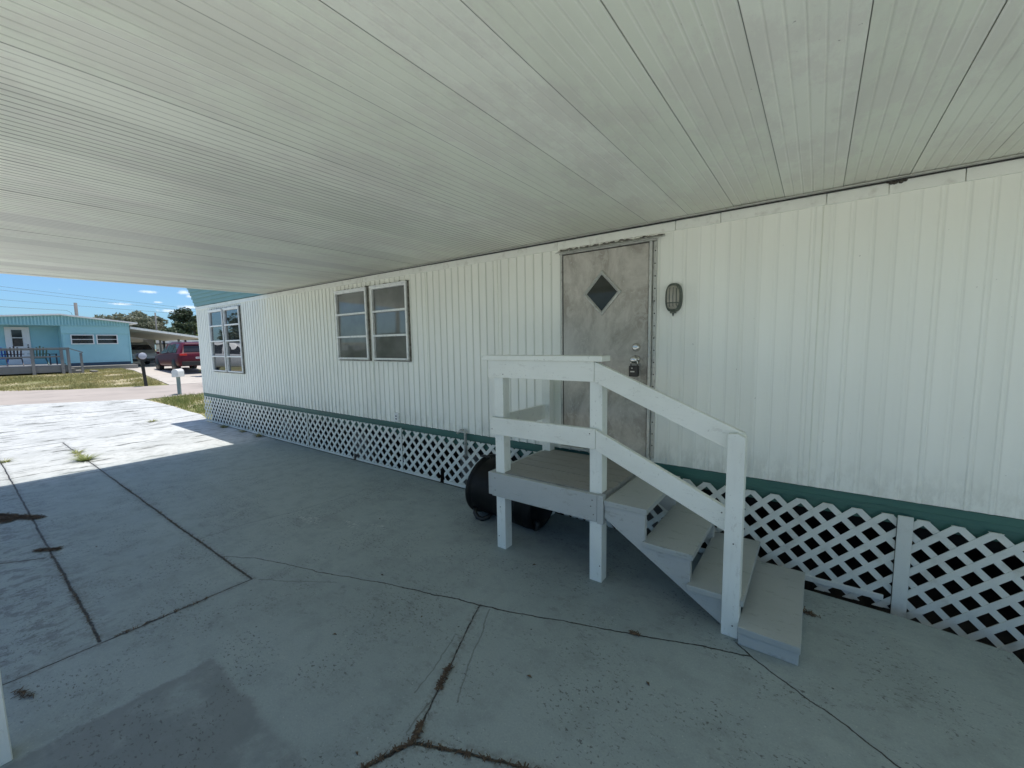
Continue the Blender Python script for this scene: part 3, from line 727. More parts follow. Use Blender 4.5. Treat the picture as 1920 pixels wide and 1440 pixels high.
mb = MB(); mb.prism([(-.378,0),(-.290,0),(-.290,1.152),(-.330,1.172),(-.378,1.165)], 2.492, 2.572, 'y'); mb.build('post', pW, st, .004, 2)
ww = M['wood_white']
board('top_rail', -2.098, -1.189, 2.531, 2.5695, 1.413, 1.548, ww)
mb = MB(); mb.box(-2.138, -1.118, 2.497, 2.637, 1.549, 1.586); mb.build('rail_cap', ww, st, .004, 2)
board('mid_rail', -2.085, -1.180, 2.532, 2.5695, .957, 1.094, ww)
mb = MB(); mb.prism([(-1.187,1.413),(-1.187,1.548),(-.30,1.170),(-.30,1.16),(-.372,1.065)], 2.533, 2.5705, 'y'); mb.build('hand_rail', ww, st, .003, 2)
mb = MB(); mb.prism([(-1.178,.952),(-1.178,1.090),(-.372,.728),(-.372,.588)], 2.534, 2.5705, 'y'); mb.build('sloping_mid_rail', ww, st, .003, 2)
board('side_rail', -2.108, -2.072, 2.62, 3.334, .955, 1.09, ww)
# stringers
SP = [(-1.117,.578),(-.84,.578),(-.84,.365),(-.562,.365),(-.562,.180),(-.292,.180),(-.292,.002),(-.36,.002),(-1.117,.487)]
for y0 in (2.548, 3.25):
    mb = MB(); mb.prism(SP, y0, y0+.038, 'y'); mb.build('stringer', M['wood_grey'], st, .003)
def tread(x0, x1, y0, y1, z, th=.037, dz=0.):
    mb = MB(); mb.add([(x0,y0,z-th),(x1,y0,z-th+dz),(x1,y1,z-th+dz),(x0,y1,z-th),(x0,y0,z),(x1,y0,z+dz),(x1,y1,z+dz),(x0,y1,z)],
                      [(0,1,2,3),(7,6,5,4),(0,4,5,1),(1,5,6,2),(2,6,7,3),(3,7,4,0)])
    mb.build('tread', M['tread_grey'], st, .004, 2)
tread(-1.115, -.825, 2.534, 3.33, .616); tread(-.852, -.545, 2.526, 3.36, .403); tread(-.575, -.272, 2.515, 3.37, .218, dz=.004); tread(-.290, -.002, 2.448, 3.31, .105, .04)
mb = MB(); mb.box(-.285,-.008,2.455,2.493,0,.0645); mb.box(-.285,-.008,3.26,3.30,0,.0645); mb.box(-.046,-.008,2.4935,3.259,0,.0645); mb.build('step_frame', M['wood_grey'], st, .003)
mb = MB()    # nail heads on the apron and posts
for x, z, y in ((-2.05,.60,2.531),(-2.05,.50,2.531),(-1.20,.60,2.531),(-1.21,.555,2.531),(-1.19,.50,2.531),(-2.03,.35,2.571),(-2.05,.10,2.571),(-1.16,.12,2.571),(-.33,.55,2.492),(-.32,.07,2.492),(-1.95,1.44,2.531),(-2.07,1.00,2.532),(-1.22,1.06,2.532),(-.40,.70,2.534)):
    MB().lathe([(0,-.001),(.0042,-.0008),(.0046,.001)], (x, y, z), (0,1,0), 8).build('nail', M['rust'], st)

# ------------------------------------------------------------------ rubbish bin lying on its side
bn = thing('rubbish_bin', (-2.25, 3.13, 0), 'black round rubbish bin lying on its side under the stair landing', 'bin')
A = Vector((-2.62, 3.10, .292)); B = Vector((-1.93, 3.06, .205)); ax = (B-A).normalized(); ln = (B-A).length
mb = MB(); mb.lathe([(.262,.03),(.268,.0),(.292,-.004),(.296,.012),(.290,.030),(.274,.034),(.270,.05),(.262,.14),(.255,.145),(.235,ln*.7),(.222,ln-.06),(.214,ln-.02),(.200,ln),(.18,ln-.006),(.17,ln-.03),(0,ln-.03)], A, ax, 48)
mb.lathe([(.262,.03),(.225,ln-.07),(0,ln-.06)], A, ax, 48)
mb.build('bin_body', M['bin'], bn)
mb = MB(); mb.tube([(-2.60,2.90,.10),(-2.575,2.868,.07),(-2.54,2.862,.035),(-2.50,2.88,.02),(-2.46,2.92,.035),(-2.45,2.96,.06)], .022, 8); mb.build('handle', M['black'], bn)
mb = MB(); mb.tube([(-2.60,3.02,.585),(-2.55,3.0,.60),(-2.50,3.02,.575)], .012, 8); mb.build('handle', M['black'], bn)
mb = MB(); mb.lathe([(0,-.02),(.045,-.02),(.052,-.012),(.052,.012),(.045,.02),(0,.02)], (-1.97,2.99,.055), (.3,1,0), 20); mb.build('wheel', M['black'], bn)

# ------------------------------------------------------------------ weeds, debris
def tuft(mb, x, y, z, n, r, h, rng, flat=.6):
    for i in range(n):
        a = rng.uniform(0, 2*math.pi); q = rng.random()**.7*r; px, py = x+math.cos(a)*q*.35, y+math.sin(a)*q*.35
        l = h*rng.uniform(.5, 1.2); w = rng.uniform(.003,.006)+h*.02; dx, dy = math.cos(a), math.sin(a)
        pts = []
        for s in range(4):
            t = s/3; out = l*flat*t + q*.4*t; up = l*(t-.45*t*t)
            pts.append((px+dx*out, py+dy*out, z+up))
        v = []
        for s, p in enumerate(pts):
            ww_ = w*(1-s/3.3); v += [(p[0]-dy*ww_, p[1]+dx*ww_, p[2]), (p[0]+dy*ww_, p[1]-dx*ww_, p[2])]
        mb.add(v, [(0,1,3,2),(2,3,5,4),(4,5,7,6)])
for (x, y, n, r, h, lab) in ((-8.95,1.12,130,.20,.12,'largest green weed tuft growing in the slab joint just past the shade'),
                             (-9.75,1.13,45,.16,.07,'smaller weed tuft in the same joint, behind the largest one'), (-9.9,.40,40,.12,.08,'weed tuft in the joint at the left edge'),
                             (-12.4,2.72,60,.2,.06,'low weed tuft in the sunlit drive near the shadow tip'), (-8.45,3.38,60,.16,.08,'dark weed tuft against the lattice nearest the three-row window'),
                             (-10.05,3.38,60,.2,.09,'dark weed tuft against the lattice below the far window'), (-9.2,3.40,50,.2,.07,'middle dark weed tuft of the three against the lattice')):
    rng = random.Random(int(x*100)); mb = MB(); tuft(mb, x, y, 0, n, r, h, rng, .9)
    if n > 100:
        for k in range(8): tuft(mb, x-.1*k*1.0, y+rng.uniform(-.03,.03), 0, 12, .06, .07, rng, .9)
    tag(mb.build('weed', M['weed'] if y < 3 else M['blade']), lab, 'weed', 'weeds in the slab joints')
def litter(name, spots, lab, n, seed, kind='stuff', size=.013):
    rng = random.Random(seed); mb = MB()
    for (x0, y0, x1, y1, w, nn) in spots:
        for i in range(nn):
            t = rng.random(); x = x0+(x1-x0)*t+rng.gauss(0,w); y = y0+(y1-y0)*t+rng.gauss(0,w*.6)
            a = rng.uniform(0, math.pi); l = size*rng.uniform(.5,1.6); ww_ = rng.uniform(.0012,.003); z = .0025+rng.random()*.006
            dx, dy = math.cos(a)*l, math.sin(a)*l; px, py = -math.sin(a)*ww_, math.cos(a)*ww_
            mb.add([(x-dx+px,y-dy+py,z),(x-dx-px,y-dy-py,z),(x+dx-px,y+dy-py,z+rng.random()*.006),(x+dx+px,y+dy+py,z+.002)], [(0,1,2,3)])
    return tag(mb.build(name, M['debris']), lab, 'debris', None, kind)
litter('leaf_litter', [(-1.48,1.42,-1.42,1.28,.006,100),(-1.35,1.11,-1.31,1.04,.006,80),(-1.31,1.03,-1.40,.82,.0035,60),(-1.30,1.035,-.8,1.24,.0035,80)], 'dry brown litter packed in the slab joints in the foreground', 0, 1)
litter('leaf_litter', [(-6.75,.15,-6.25,.42,.035,900),(-6.6,.1,-6.4,.25,.05,600),(-5.24,.31,-5.12,.43,.012,260)], 'brown clumps of dry litter lying across the left joint', 0, 2, size=.022)
litter('leaf_litter', [(-.02,3.0,.05,2.98,.02,60),(-.80,2.2,-.76,2.21,.008,40)], 'small dry litter beside the bottom step and on the long crack', 0, 3)
litter('leaf_litter', [(-3.12,.06,-3.02,.1,.012,40),(-3.25,.45,-3.24,.9,.003,60),(-3.3,.385,-5.0,.37,.003,90),(-3.3,1.175,-7.5,1.145,.005,240)], 'thin litter scattered along the joints of the middle slab', 0, 4)
mb = MB(); rng = random.Random(9)
for x, y in ((-1.46,.86),(-1.66,2.5),(-3.35,2.35),(-2.95,2.7),(-2.5,1.75),(-4.9,.62),(-3.9,.6),(-2.75,.55),(-1.9,1.6),(-1.1,1.6),(-2.2,1.2),(-.6,1.9)):
    a = rng.uniform(0,6.28); l = rng.uniform(.008,.018); c, s = math.cos(a)*l, math.sin(a)*l
    mb.add([(x-c,y-s,.002),(x+s*.5,y-c*.5,.008),(x+c,y+s,.003),(x-s*.5,y+c*.5,.010)], [(0,1,2,3)])
tag(mb.build('fallen_leaves', M['debris']), 'tiny dry leaf bits scattered over the painted slab', 'debris', None, 'stuff')

# grass (uncountable)
def in_poly(x, y, poly):
    c = False
    for i in range(len(poly)):
        (x1, y1), (x2, y2) = poly[i-1], poly[i]
        if (y1 > y) != (y2 > y) and x < (x2-x1)*(y-y1)/(y2-y1)+x1: c = not c
    return c
def grass(name, poly, n, h, seed, lab, mat='blade'):
    rng = random.Random(seed); mb = MB(); X = [p[0] for p in poly]; Y = [p[1] for p in poly]; k = 0
    while k < n:
        x, y = rng.uniform(min(X), max(X)), rng.uniform(min(Y), max(Y))
        if not in_poly(x, y, poly): k += .2; continue
        if noise.noise(Vector((x*.9, y*.9, seed))) + rng.uniform(-.35,.35) < -.08: k += .3; continue
        k += 1; hh_ = h*rng.uniform(.4, 1.3)*(1+noise.noise(Vector((x*.5, y*.5, 5)))); a = rng.uniform(0, 6.28); w = .012
        z = zg(x)-.04; lx, ly = rng.gauss(0,.5)*hh_, rng.gauss(0,.5)*hh_
        c, s = math.cos(a)*w, math.sin(a)*w
        mb.add([(x-c,y-s,z),(x+c,y+s,z),(x+lx,y+ly,z+hh_)], [(0,1,2)])
    return tag(mb.build(name, M[mat]), lab, 'grass', None, 'stuff')
grass('grass', [(-12.7,3.85),(-16.6,3.6),(-16.7,8),(-11.9,8),(-11.9,3.85)], 16000, .11, 1, 'short green grass between the drive and the white mailbox', 'weed')
grass('grass', [(-21.0,1.6),(-20.2,4.85),(-26.8,5.3),(-29,5.3),(-29,-1),(-22.4,-1)], 42000, .09, 2, 'patchy dry grass in front of the turquoise house')

# ------------------------------------------------------------------ turquoise house across the street
XF = -30.
M['c_base'] = paint('dark_blue_base', (.05,.09,.13), (.03,.04,.05), .5, .8, (1,1,1), 6)
hs = thing('house', (-33, 3.5, .66), 'low turquoise house with white gable trim across the street', 'house')
mb = MB(); mb.box(-41, XF, 3.46, 6.0, .60, 3.0); mb.box(-41, XF-.9, .2, 3.458, .60, 3.0); mb.build('wall', M['blue'], hs)
mb = MB(); mb.box(XF, XF+.012, 3.46, 6.0, .88, 1.03); mb.build('foundation', M['c_base'], hs)
mb = MB(); mb.box(XF, XF+.025, 3.50, 3.56, .92, 2.87); mb.box(XF, XF+.03, 5.93, 6.0, .92, 2.87)
mb.box(XF, XF+.04, 3.46, 6.0, 2.50, 2.90); mb.build('wall_trim', M['blue_rib'], hs, .004)
mb = MB()
y = .05
while y < 6.0:
    def top(yy): return 3.39-(yy-3.47)*.125 if yy > 3.47 else 3.39-(3.47-yy)*.075
    y2 = min(y+.055, 6.0)
    mb.add([(XF+.06,y,2.90),(XF+.06,y2,2.90),(XF+.06,y2,top(y2)),(XF+.06,y,top(y))], [(0,1,2,3)])
    y3 = min(y+.11, 6.0)
    mb.add([(XF+.10,y2,2.90),(XF+.10,y3,2.90),(XF+.10,y3,top(y3)),(XF+.10,y2,top(y2))], [(0,1,2,3)])
    mb.add([(XF+.06,y2,2.90),(XF+.10,y2,2.90),(XF+.10,y2,top(y2)),(XF+.06,y2,top(y2))], [(0,1,2,3)])
    mb.add([(XF+.10,y3,2.90),(XF+.06,y3,2.90),(XF+.06,y3,top(y3)),(XF+.10,y3,top(y3))], [(0,1,2,3)])
    y += .11
mb.box(XF-.88, XF+.058, .05, 6.0, 2.88, 2.90)
mb.build('gable_siding', M['blue_rib'], hs)
mb = MB(); mb.prism([(-.2,3.10),(3.47,3.385),(6.32,3.03),(6.32,3.10),(3.47,3.455),(-.2,3.17)], -41.3, XF+.25, 'x'); mb.build('roof', M['white'], hs)
for (a, b) in ((3.76,4.60),(4.68,5.50)):
    mb = MB(); z0, z1 = 1.965, 2.455; x = XF+.045; t = .045
    mb.box(XF, x, a, a+t, z0, z1); mb.box(XF, x, b-t, b, z0, z1); mb.box(XF, x, a+t, b-t, z0, z0+t); mb.box(XF, x, a+t, b-t, z1-t, z1); mb.box(XF, x, a+t, b-t, (z0+z1)/2-.015, (z0+z1)/2+.015)
    w = mb.build('window', M['white'], hs); MB().box(XF+.005, XF+.02, a+t, b-t, z0+t, z1-t).build('pane', M['glass_far'], w)
x = XF-.9
dr = MB().box(x, x+.06, 1.74, 2.52, 1.03, 2.83).build('door', M['white'], hs, .01)
MB().box(x+.061, x+.075, 1.95, 2.27, 1.90, 2.68).build('pane', M['glass_far'], dr)
MB().box(x+.076, x+.09, 1.95, 2.27, 2.29, 2.325).build('glazing_bar', M['white'], dr)
MB().lathe([(0,.02),(.03,.01),(.03,0)], (x+.07,2.42,1.96), (1,0,0), 10).build('deadbolt', M['black'], dr); MB().lathe([(0,.05),(.03,.03),(.02,0)], (x+.07,2.42,1.86), (1,0,0), 10).build('knob', M['black'], dr)
mb = MB(); mb.box(XF+.01, XF+.9, 3.62, 6.02, .58, .875); mb.build('front_slab', M['block'], hs, .01)
# lean-to carport of that house
nc = thing('carport', (-32, 8, .7), 'grey lean-to carport on the right side of the turquoise house', 'carport')
mb = MB(); mb.prism([(6.02,2.80),(9.5,2.23),(9.5,2.30),(6.02,2.87)], -38.5, XF+.1, 'x'); mb.build('roof', M['beige'], nc)
mb = MB(); mb.prism([(6.02,2.77),(9.5,2.2),(9.5,2.31),(6.02,2.885)], XF+.101, XF+.16, 'x'); mb.build('fascia', M['alu_white'], nc)
for xx, yy in ((-30.1,9.2),(-34,9.2),(-38,9.2)): MB().box(xx-.05,xx+.05,yy-.05,yy+.05,.66,2.28).build('post', M['grey_wood'], nc)
sh = thing('shed', (-38, 8.5, .67), 'beige storage shed with a dark door at the back of the lean-to carport', 'shed')
MB().box(-41,-38.6,6.1,9.0,.66,2.62).build('wall', M['beige'], sh); MB().box(-38.599,-38.55,8.42,9.0,.67,2.36).build('door', M['grey_wood'], sh)
fn = thing('fence', (-39, 11, .67), 'white panel fence seen below the lean-to roof', 'fence')
MB().box(-39.1,-39,9.2,16,.9,2.3).build('panel', M['white'], fn); MB().box(-39.15,-38.9,9.1,16,2.0,2.06).box(-39,-38.9,10.9,11.0,.66,2.5).box(-39,-38.9,9.6,9.7,.66,2.5).build('rail', M['dark'], fn)
# front deck
dk = thing('deck', (-28.9, 1.7, .68), 'grey raised wooden deck with railing in front of the turquoise house', 'deck')
mb = MB(); mb.box(-30.88,-27.05,-.5,3.20,.99,1.03); mb.build('floor', M['grey_wood'], dk, .005)
mb = MB(); mb.box(-27.05,-27.0,-.5,3.22,.72,1.0); mb.box(-30.85,-27.06,3.17,3.2,.72,.985); mb.build('skirt', M['grey_wood'], dk)
for yy in (-.4, 2.19, 3.05, 3.25): MB().box(-27.0,-26.93,yy-.05,yy+.05,.64,1.76).build('post', M['grey_wood'], dk)
MB().box(-27.0,-26.93,3.61,3.69,.62,1.56).build('post', M['grey_wood'], dk)
mb = MB(); mb.box(-27.04,-26.90,-.5,3.30,1.762,1.80); mb.build('top_rail', M['grey_wood'], dk); 
mb = MB(); mb.box(-26.99,-26.95,-.5,3.2,1.70,1.755); mb.box(-26.99,-26.95,-.5,3.04,1.38,1.44); mb.build('mid_rail', M['grey_wood'], dk)
mb = MB(); mb.beam((-26.97,3.29,1.76),(-26.97,3.72,1.57),.10,.035); mb.build('stair_rail', M['grey_wood'], dk)
mb = MB(); mb.box(-28.2,-27.1,3.22,3.45,.64,.86); mb.box(-28.2,-27.1,3.45,3.70,.64,.75); mb.build('step', M['block'], dk)
# stepping stone
tag(MB().box(-27.6,-26.9,3.95,4.15,.66,.72).build('paving_stone', M['block'], None, .01), 'pale paving stone lying at the foot of the deck steps', 'paving stone')

def adirondack(loc, rz, mat, label, w=.44):
    t = thing('lawn_chair', loc, label, 'chair', 'lawn chairs on the deck', rz)
    mb = MB()
    for i in range(5):
        yy = -w/2+w*(i+.5)/5; hgt = .86-.05*abs(i-2)
        mb.beam((-.10,yy,.30),(-.30,yy*1.15,hgt),.05,.012,(1,0,0))
    mb.beam((-.18,-w/2,.5),(-.18,w/2,.5),.03,.03); mb.build('backrest', mat, t, keep=True)
    mb = MB()
    for i in range(4): mb.box(-.08+.1*i, 0+.1*i, -w/2, w/2, .30+.015*i, .32+.015*i)
    mb.build('seat', mat, t, keep=True)
    for s in (-1, 1):
        MB().box(-.2,.35,s*(w/2+.03)-.035,s*(w/2+.03)+.035,.50,.525).build('armrest', mat, t, keep=True)
        MB().beam((.33,s*(w/2+.03),0),(.33,s*(w/2+.03),.5),.06,.03).build('leg', mat, t, keep=True)
        MB().beam((-.28,s*(w/2),0),(.2,s*(w/2),.33),.03,.06).build('leg', mat, t, keep=True)
    return t
M['c_black'] = plain('black_chair_paint', (.02,.02,.04), .5); M['c_blue'] = plain('blue_chair_paint', (.02,.10,.45), .5); M['c_green'] = plain('green_chair_paint', (.05,.12,.10), .5)
adirondack((-28.0,1.76,1.03), R(180), M['c_black'], 'black slatted lawn chair in front of the white house door')
adirondack((-28.5,1.40,1.03), R(170), M['c_blue'], 'blue lawn chair at the left edge behind the deck railing', .40)
adirondack((-28.0,2.48,1.03), R(185), M['c_green'], 'dark green lawn chair right of the house door')
tb = thing('side_table', (-28.0,2.90,1.03), 'small black side table near the right end of the deck', 'table')
MB().box(-28.12,-27.88,2.78,3.02,1.50,1.53).build('tabletop', M['c_black'], tb)
for a in (-1,1):
    for b in (-1,1): MB().box(-28+a*.1-.012,-28+a*.1+.012,2.9+b*.1-.012,2.9+b*.1+.012,1.03,1.50).build('leg', M['c_black'], tb)

# ------------------------------------------------------------------ mailboxes
def mailbox(loc, rz, body_m, post_m, face_m, label, zb, h, w, ln, ph, lean=0):
    t = thing('mailbox', loc, label, 'mailbox', None, rz)
    MB().beam((0,0,-.1),(lean,0,ph),.085,.085,(0,1,0)).build('post', post_m, t, .006, keep=True)
    mb = MB(); n = 10; prof = [(-w/2,zb),(w/2,zb),(w/2,zb+h-w/2)]+[(math.cos(math.pi*k/n)*w/2, zb+h-w/2+math.sin(math.pi*k/n)*w/2) for k in range(1,n)]+[(-w/2,zb+h-w/2)]
    mb.prism(prof, -ln/2, ln/2, 'x'); b = mb.build('box', body_m, t, .008, 2, keep=True)
    cz = zb+h/2
    mb = MB(); mb.prism([(a*1.03, cz+(z-cz)*1.03) for a, z in prof], ln/2, ln/2+.02, 'x'); mb.build('box_door', face_m, t, .004, keep=True)
    mb = MB(); mb.box(-.08,-.06,w/2,w/2+.012,zb+h*.3,zb+h*.75); mb.build('flag', post_m, t, keep=True)
    return t
M['mb_post'] = paint('grey_green_post', (.24,.32,.31), (.12,.15,.14), .5, .6, (1,1,.2), 10)
mailbox((-17.0,4.49,zg(-17)-.03), R(140), M['white'], M['mb_post'], M['white'], 'white mailbox on a grey green post beside the near lawn', .60, .26, .19, .36, .60)
t = thing('mailbox', (-20,4.31,zg(-20)-.03), 'black mailbox with a round white face on a black post across the street', 'mailbox')
M['face'] = plain('white_round_face', (.42,.45,.52), .5)
MB().beam((0,0,-.1),(0,-.05,.92),.09,.09,(0,1,0)).build('post', M['black'], t, .006, keep=True)
mb = MB(); mb.lathe([(0,-.22),(.125,-.22),(.13,-.2),(.13,.15),(0,.15)], (0,-.05,1.12), (1,0,0), 24); mb.box(-.2,.14,-.12,.02,.92,1.0); mb.build('box', M['black'], t, keep=True)
mb = MB(); mb.lathe([(0,.172),(.10,.17),(.115,.16),(.12,.151)], (0,-.05,1.13), (1,0,0), 24); mb.build('round_face', M['face'], t, keep=True)

# ------------------------------------------------------------------ cars
def car_paint(name, col):
    m, nt, b = newmat(name); c = mixc(nt, ramp(nt, nz(nt, objc(nt), 6, 3), .3, .7), col, tuple(x*.9 for x in col))
    L(nt, c, b.inputs['Base Color']); b.inputs['Roughness'].default_value = .35; b.inputs['Metallic'].default_value = 0
    b.inputs['Coat Weight'].default_value = .12; b.inputs['Specular IOR Level'].default_value = .3; b.inputs['Coat Roughness'].default_value = .05; return m
M['red'] = car_paint('red_car_paint', (.085,.004,.016)); M['whitecar'] = car_paint('white_car_paint', (.75,.76,.77)); M['silver'] = car_paint('silver_car_paint', (.42,.43,.43))
M['tail'] = plain('tail_lamp_red', (.45,.02,.02), .2); M['head'] = plain('headlamp_clear', (.7,.7,.7), .15)
M['tyre'] = plain('tyre_rubber', (.02,.02,.02), .85); M['rim'] = plain('wheel_alloy', (.5,.5,.52), .3, .8); M['plate'] = plain('plate_white', (.6,.6,.62), .5); M['ink'] = plain('plate_ink', (.05,.08,.15), .6)
def make_car(loc, rz, body_m, label, sc=1.):
    """forward is +x; about 4.5 m long, 1.84 wide, 1.68 high"""
    t = thing('parked_car', loc, label, 'car', None, rz); t.scale = (sc, sc, sc)
    # x, bottom z, half width, belt z, top z, roof half width
    S = [(-2.27,.42,.78,.86,.90,.62),(-2.24,.36,.86,.98,1.02,.66),(-2.18,.34,.90,1.04,1.08,.68),(-1.98,.33,.915,1.06,1.50,.60),(-1.78,.32,.92,1.06,1.62,.60),(-1.2,.31,.92,1.05,1.67,.61),(-.3,.31,.92,1.03,1.68,.62),(.35,.31,.92,1.01,1.63,.61),(.62,.31,.92,1.0,1.52,.61),(1.12,.31,.92,.99,1.07,.70),(1.3,.31,.915,.97,1.02,.72),(1.9,.32,.89,.90,.94,.66),(2.16,.36,.82,.78,.82,.6),(2.25,.44,.70,.66,.70,.5)]
    def ring(s, grow=0.):
        x, zb, hw, zl, zt, rw = s
        half = [(0,zb),(hw*.85,zb),(hw*.97,zb+.06),(hw,zb+.2),(hw*.995,(zb+zl)/2+.08),(hw*.97,zl-.03),(hw*.93,zl)]
        half += [(hw*.93+(rw-hw*.93)*.88, zl+(zt-zl)*.88),(rw*.93,zt-.012),(0,zt)]
        r = [(x, y+grow*(1 if y > 0 else 0), z+(0)) for y, z in half]
        return r + [(x, -y, z) for _, y, z in reversed(r[1:-1])]
    rs = [ring(s) for s in S]; n = len(rs[0]); mb = MB()
    v = [p for r in rs for p in r]
    mb.add(v, [(i*n+k, i*n+(k+1)%n, (i+1)*n+(k+1)%n, (i+1)*n+k) for i in range(len(rs)-1) for k in range(n)], 0, True)
    mb.add(rs[0], [tuple(range(n))]); mb.add(rs[-1], [tuple(range(n))])
    body = mb.build('body', body_m, t, keep=True)
    body.data.set_sharp_from_angle(angle=R(32))
    # side glass: between belt and upper ring, windows split by pillars
    def P(i, k, side, u=0., vv=0.):   # k ring index 6 (belt) / 7 (upper)
        p = Vector(rs[i][k]); p.y *= 1; p = Vector((p.x, side*p.y, p.z)); return p
    def lerp(x, k, side):
        for i in range(len(S)-1):
            if S[i][0] <= x <= S[i+1][0]:
                f = (x-S[i][0])/(S[i+1][0]-S[i][0]); a = P(i,k,side).lerp(P(i+1,k,side), f); return a
    for side in (1, -1):
        for a0, a1, b0, b1 in ((-1.72,-1.12,-1.60,-1.12),(-1.06,-.20,-1.06,-.20),(-.14,.88,-.14,.50)):
            mb = MB(); v = [lerp(a0,6,side), lerp(a1,6,side), lerp(b1,7,side), lerp(b0,7,side)]
            bz = v[0].z
            out = Vector((0, side*.008, .003)); lo = [q.copy() for q in v]
            for q in lo[:2]: q.z += .03
            for q in lo[2:]: q.z -= .02
            mb.add([q+out for q in lo], [(0,1,2,3)]); mb.build('side_window', M['glass_far'], t, keep=True)
        mb = MB(); mb.box(.72,.86,side*.93-.0 if side>0 else side*.93-.14, side*.93+.14 if side>0 else side*.93, 1.02,1.14); mb.build('mirror', body_m, t, .02, 2, keep=True)
        mb = MB(); mb.box(-2.275,-2.05,side*.70-.17,side*.70+.17,.90,1.02); mb.build('tail_lamp', M['tail'], t, .03, 2, keep=True)
        mb = MB(); mb.box(1.95,2.16,side*.64-.16,side*.64+.16,.72,.84); mb.build('headlight', M['head'], t, .03, 2, keep=True)
        for wx in (-1.38, 1.38):
            mb = MB(); y0 = side*.90
            mb.lathe([(.20,-.11),(.31,-.11),(.345,-.08),(.345,.08),(.31,.11),(.22,.11)], (wx,y0-side*.10,.345), (0,side,0), 32)
            w = mb.build('wheel', M['tyre'], t, keep=True)
            mb = MB(); c = Vector((wx, y0-side*.01, .345))
            mb.lathe([(.22,.01),(.215,-.02),(.19,-.03),(.06,-.005),(0,.01)], c, (0,side,0), 24)
            for q in range(5):
                a = q*2*math.pi/5; mb.beam(c+Vector((math.cos(a)*.05, side*.012, math.sin(a)*.05)), c+Vector((math.cos(a)*.21, side*.012, math.sin(a)*.21)), .045, .02, (0,1,0))
            mb.build('rim', M['rim'], w, keep=True)
            mb = MB(); mb.lathe([(.0,0),(.37,0),(.375,-.012)], (wx, side*.921, .37), (0,side,0), 28); mb.build('wheel_arch', M['black'], t, keep=True)
    def quadx(x0, z0, x1, z1, w0, w1, name, dx):
        MB().add([(x0+dx,-w0,z0),(x0+dx,w0,z0),(x1+dx,w1,z1),(x1+dx,-w1,z1)], [(0,1,2,3)]).build(name, M['glass_far'], t, keep=True)
    quadx(-2.165,1.12,-2.0,1.44,.66,.56,'rear_window',-.014); quadx(1.06,1.13,.68,1.49,.66,.56,'windshield',.02)
    MB().box(-2.31,-2.2,-.80,.80,.36,.60).build('bumper', M['black'], t, .03, 2, keep=True); MB().box(2.14,2.27,-.74,.74,.36,.52).build('bumper', M['black'], t, .03, 2, keep=True)
    mb = MB(); mb.box(-2.29,-2.272,-.16,.16,.73,.83); pl = mb.build('license_plate', M['plate'], t, .003, keep=True)
    mb = MB()
    for q in range(6): mb.box(-2.2925,-2.2905,-.12+.042*q,-.095+.042*q,.765,.80)
    mb.build('plate_marks', M['ink'], pl, keep=True)
    mb = MB(); mb.box(-2.10,-1.94,-.56,.56,1.555,1.585); mb.build('spoiler', body_m, t, .01, keep=True)
    for s in (-1,1): MB().beam((-1.7,s*.56,1.685),(.3,s*.56,1.69),.03,.03).build('roof_rail', M['rim'], t, keep=True)
    return t
make_car((-25.2,6.98,zg(-25.2)-.01), R(181), M['red'], 'dark red sport utility car parked beside the turquoise house, rear towards the street', .84)
make_car((-34.2,7.1,zg(-30)+.0), R(0), M['silver'], 'pale car deep under the lean-to carport left of the red car', .85)
make_car((-24.6,-2.0,zg(-24.6)-.01), R(-50), M['whitecar'], 'white car parked across the street, seen mirrored in the far window', .92)

# ------------------------------------------------------------------ trees and bushes
def crown(mb, c, r, n, leaf, rng, clumps=14):
    cl = []
    for i in range(clumps):
        a = rng.uniform(0, 2*math.pi); b = math.acos(rng.uniform(-.7, 1)); q = rng.uniform(.45, .95)
        cl.append((Vector((c[0]+r[0]*q*math.sin(b)*math.cos(a), c[1]+r[1]*q*math.sin(b)*math.sin(a), c[2]+r[2]*q*math.cos(b))), rng.uniform(.28,.5)))
    for i in range(n):
        cc, q = rng.choice(cl); d = Vector((rng.gauss(0,1), rng.gauss(0,1), rng.gauss(0,1))).normalized()*rng.random()**.35
        p = cc+Vector((d.x*r[0]*q, d.y*r[1]*q, d.z*r[2]*q*.8)); l = leaf*rng.uniform(.6,1.4)
        u = Vector((rng.gauss(0,1), rng.gauss(0,1), rng.gauss(0,.6))).normalized(); w = u.cross(Vector((rng.gauss(0,1),rng.gauss(0,1),rng.gauss(0,1)))).normalized()
        mb.add([p-u*l, p+w*l*.42, p+u*l, p-w*l*.42], [(0,1,2,3)])
    return cl
def tree(loc, r, zc, n, leaf, mat, label, seed, group='trees behind the turquoise house'):
    rng = random.Random(seed); t = thing('tree', loc, label, 'tree', group)
    mb = MB(); cl = crown(mb, (loc[0], loc[1], zc), r, n, leaf, rng, 20); mb.build('crown', M[mat], t)
    mb = MB(); top = (loc[0]+.1, loc[1], zc-r[2]*.3); mb.tube([loc, (loc[0]+.05,loc[1]+.08,(loc[2]+zc)/2), top], [.2,.15,.09], 8)
    for cc, q in cl[:9]: mb.tube([(loc[0]+.05, loc[1]+.05, (loc[2]+zc)/2+rng.uniform(0,.5)), ((loc[0]+cc.x)/2, (loc[1]+cc.y)/2, cc.z-.4), cc], [.07,.05,.02], 6)
    mb.build('trunk', M['bark'], t)
tree((-45,8.9,.6), (1.7,1.75,1.25), 3.45, 5200, .13, 'leaf_grey', 'grey green bushy tree behind the roof of the turquoise house', 1)
tree((-46,10.3,.6), (1.4,1.7,.9), 2.9, 3000, .13, 'leaf_grey', 'lowest grey green tree between the two taller ones behind the lean-to', 12)
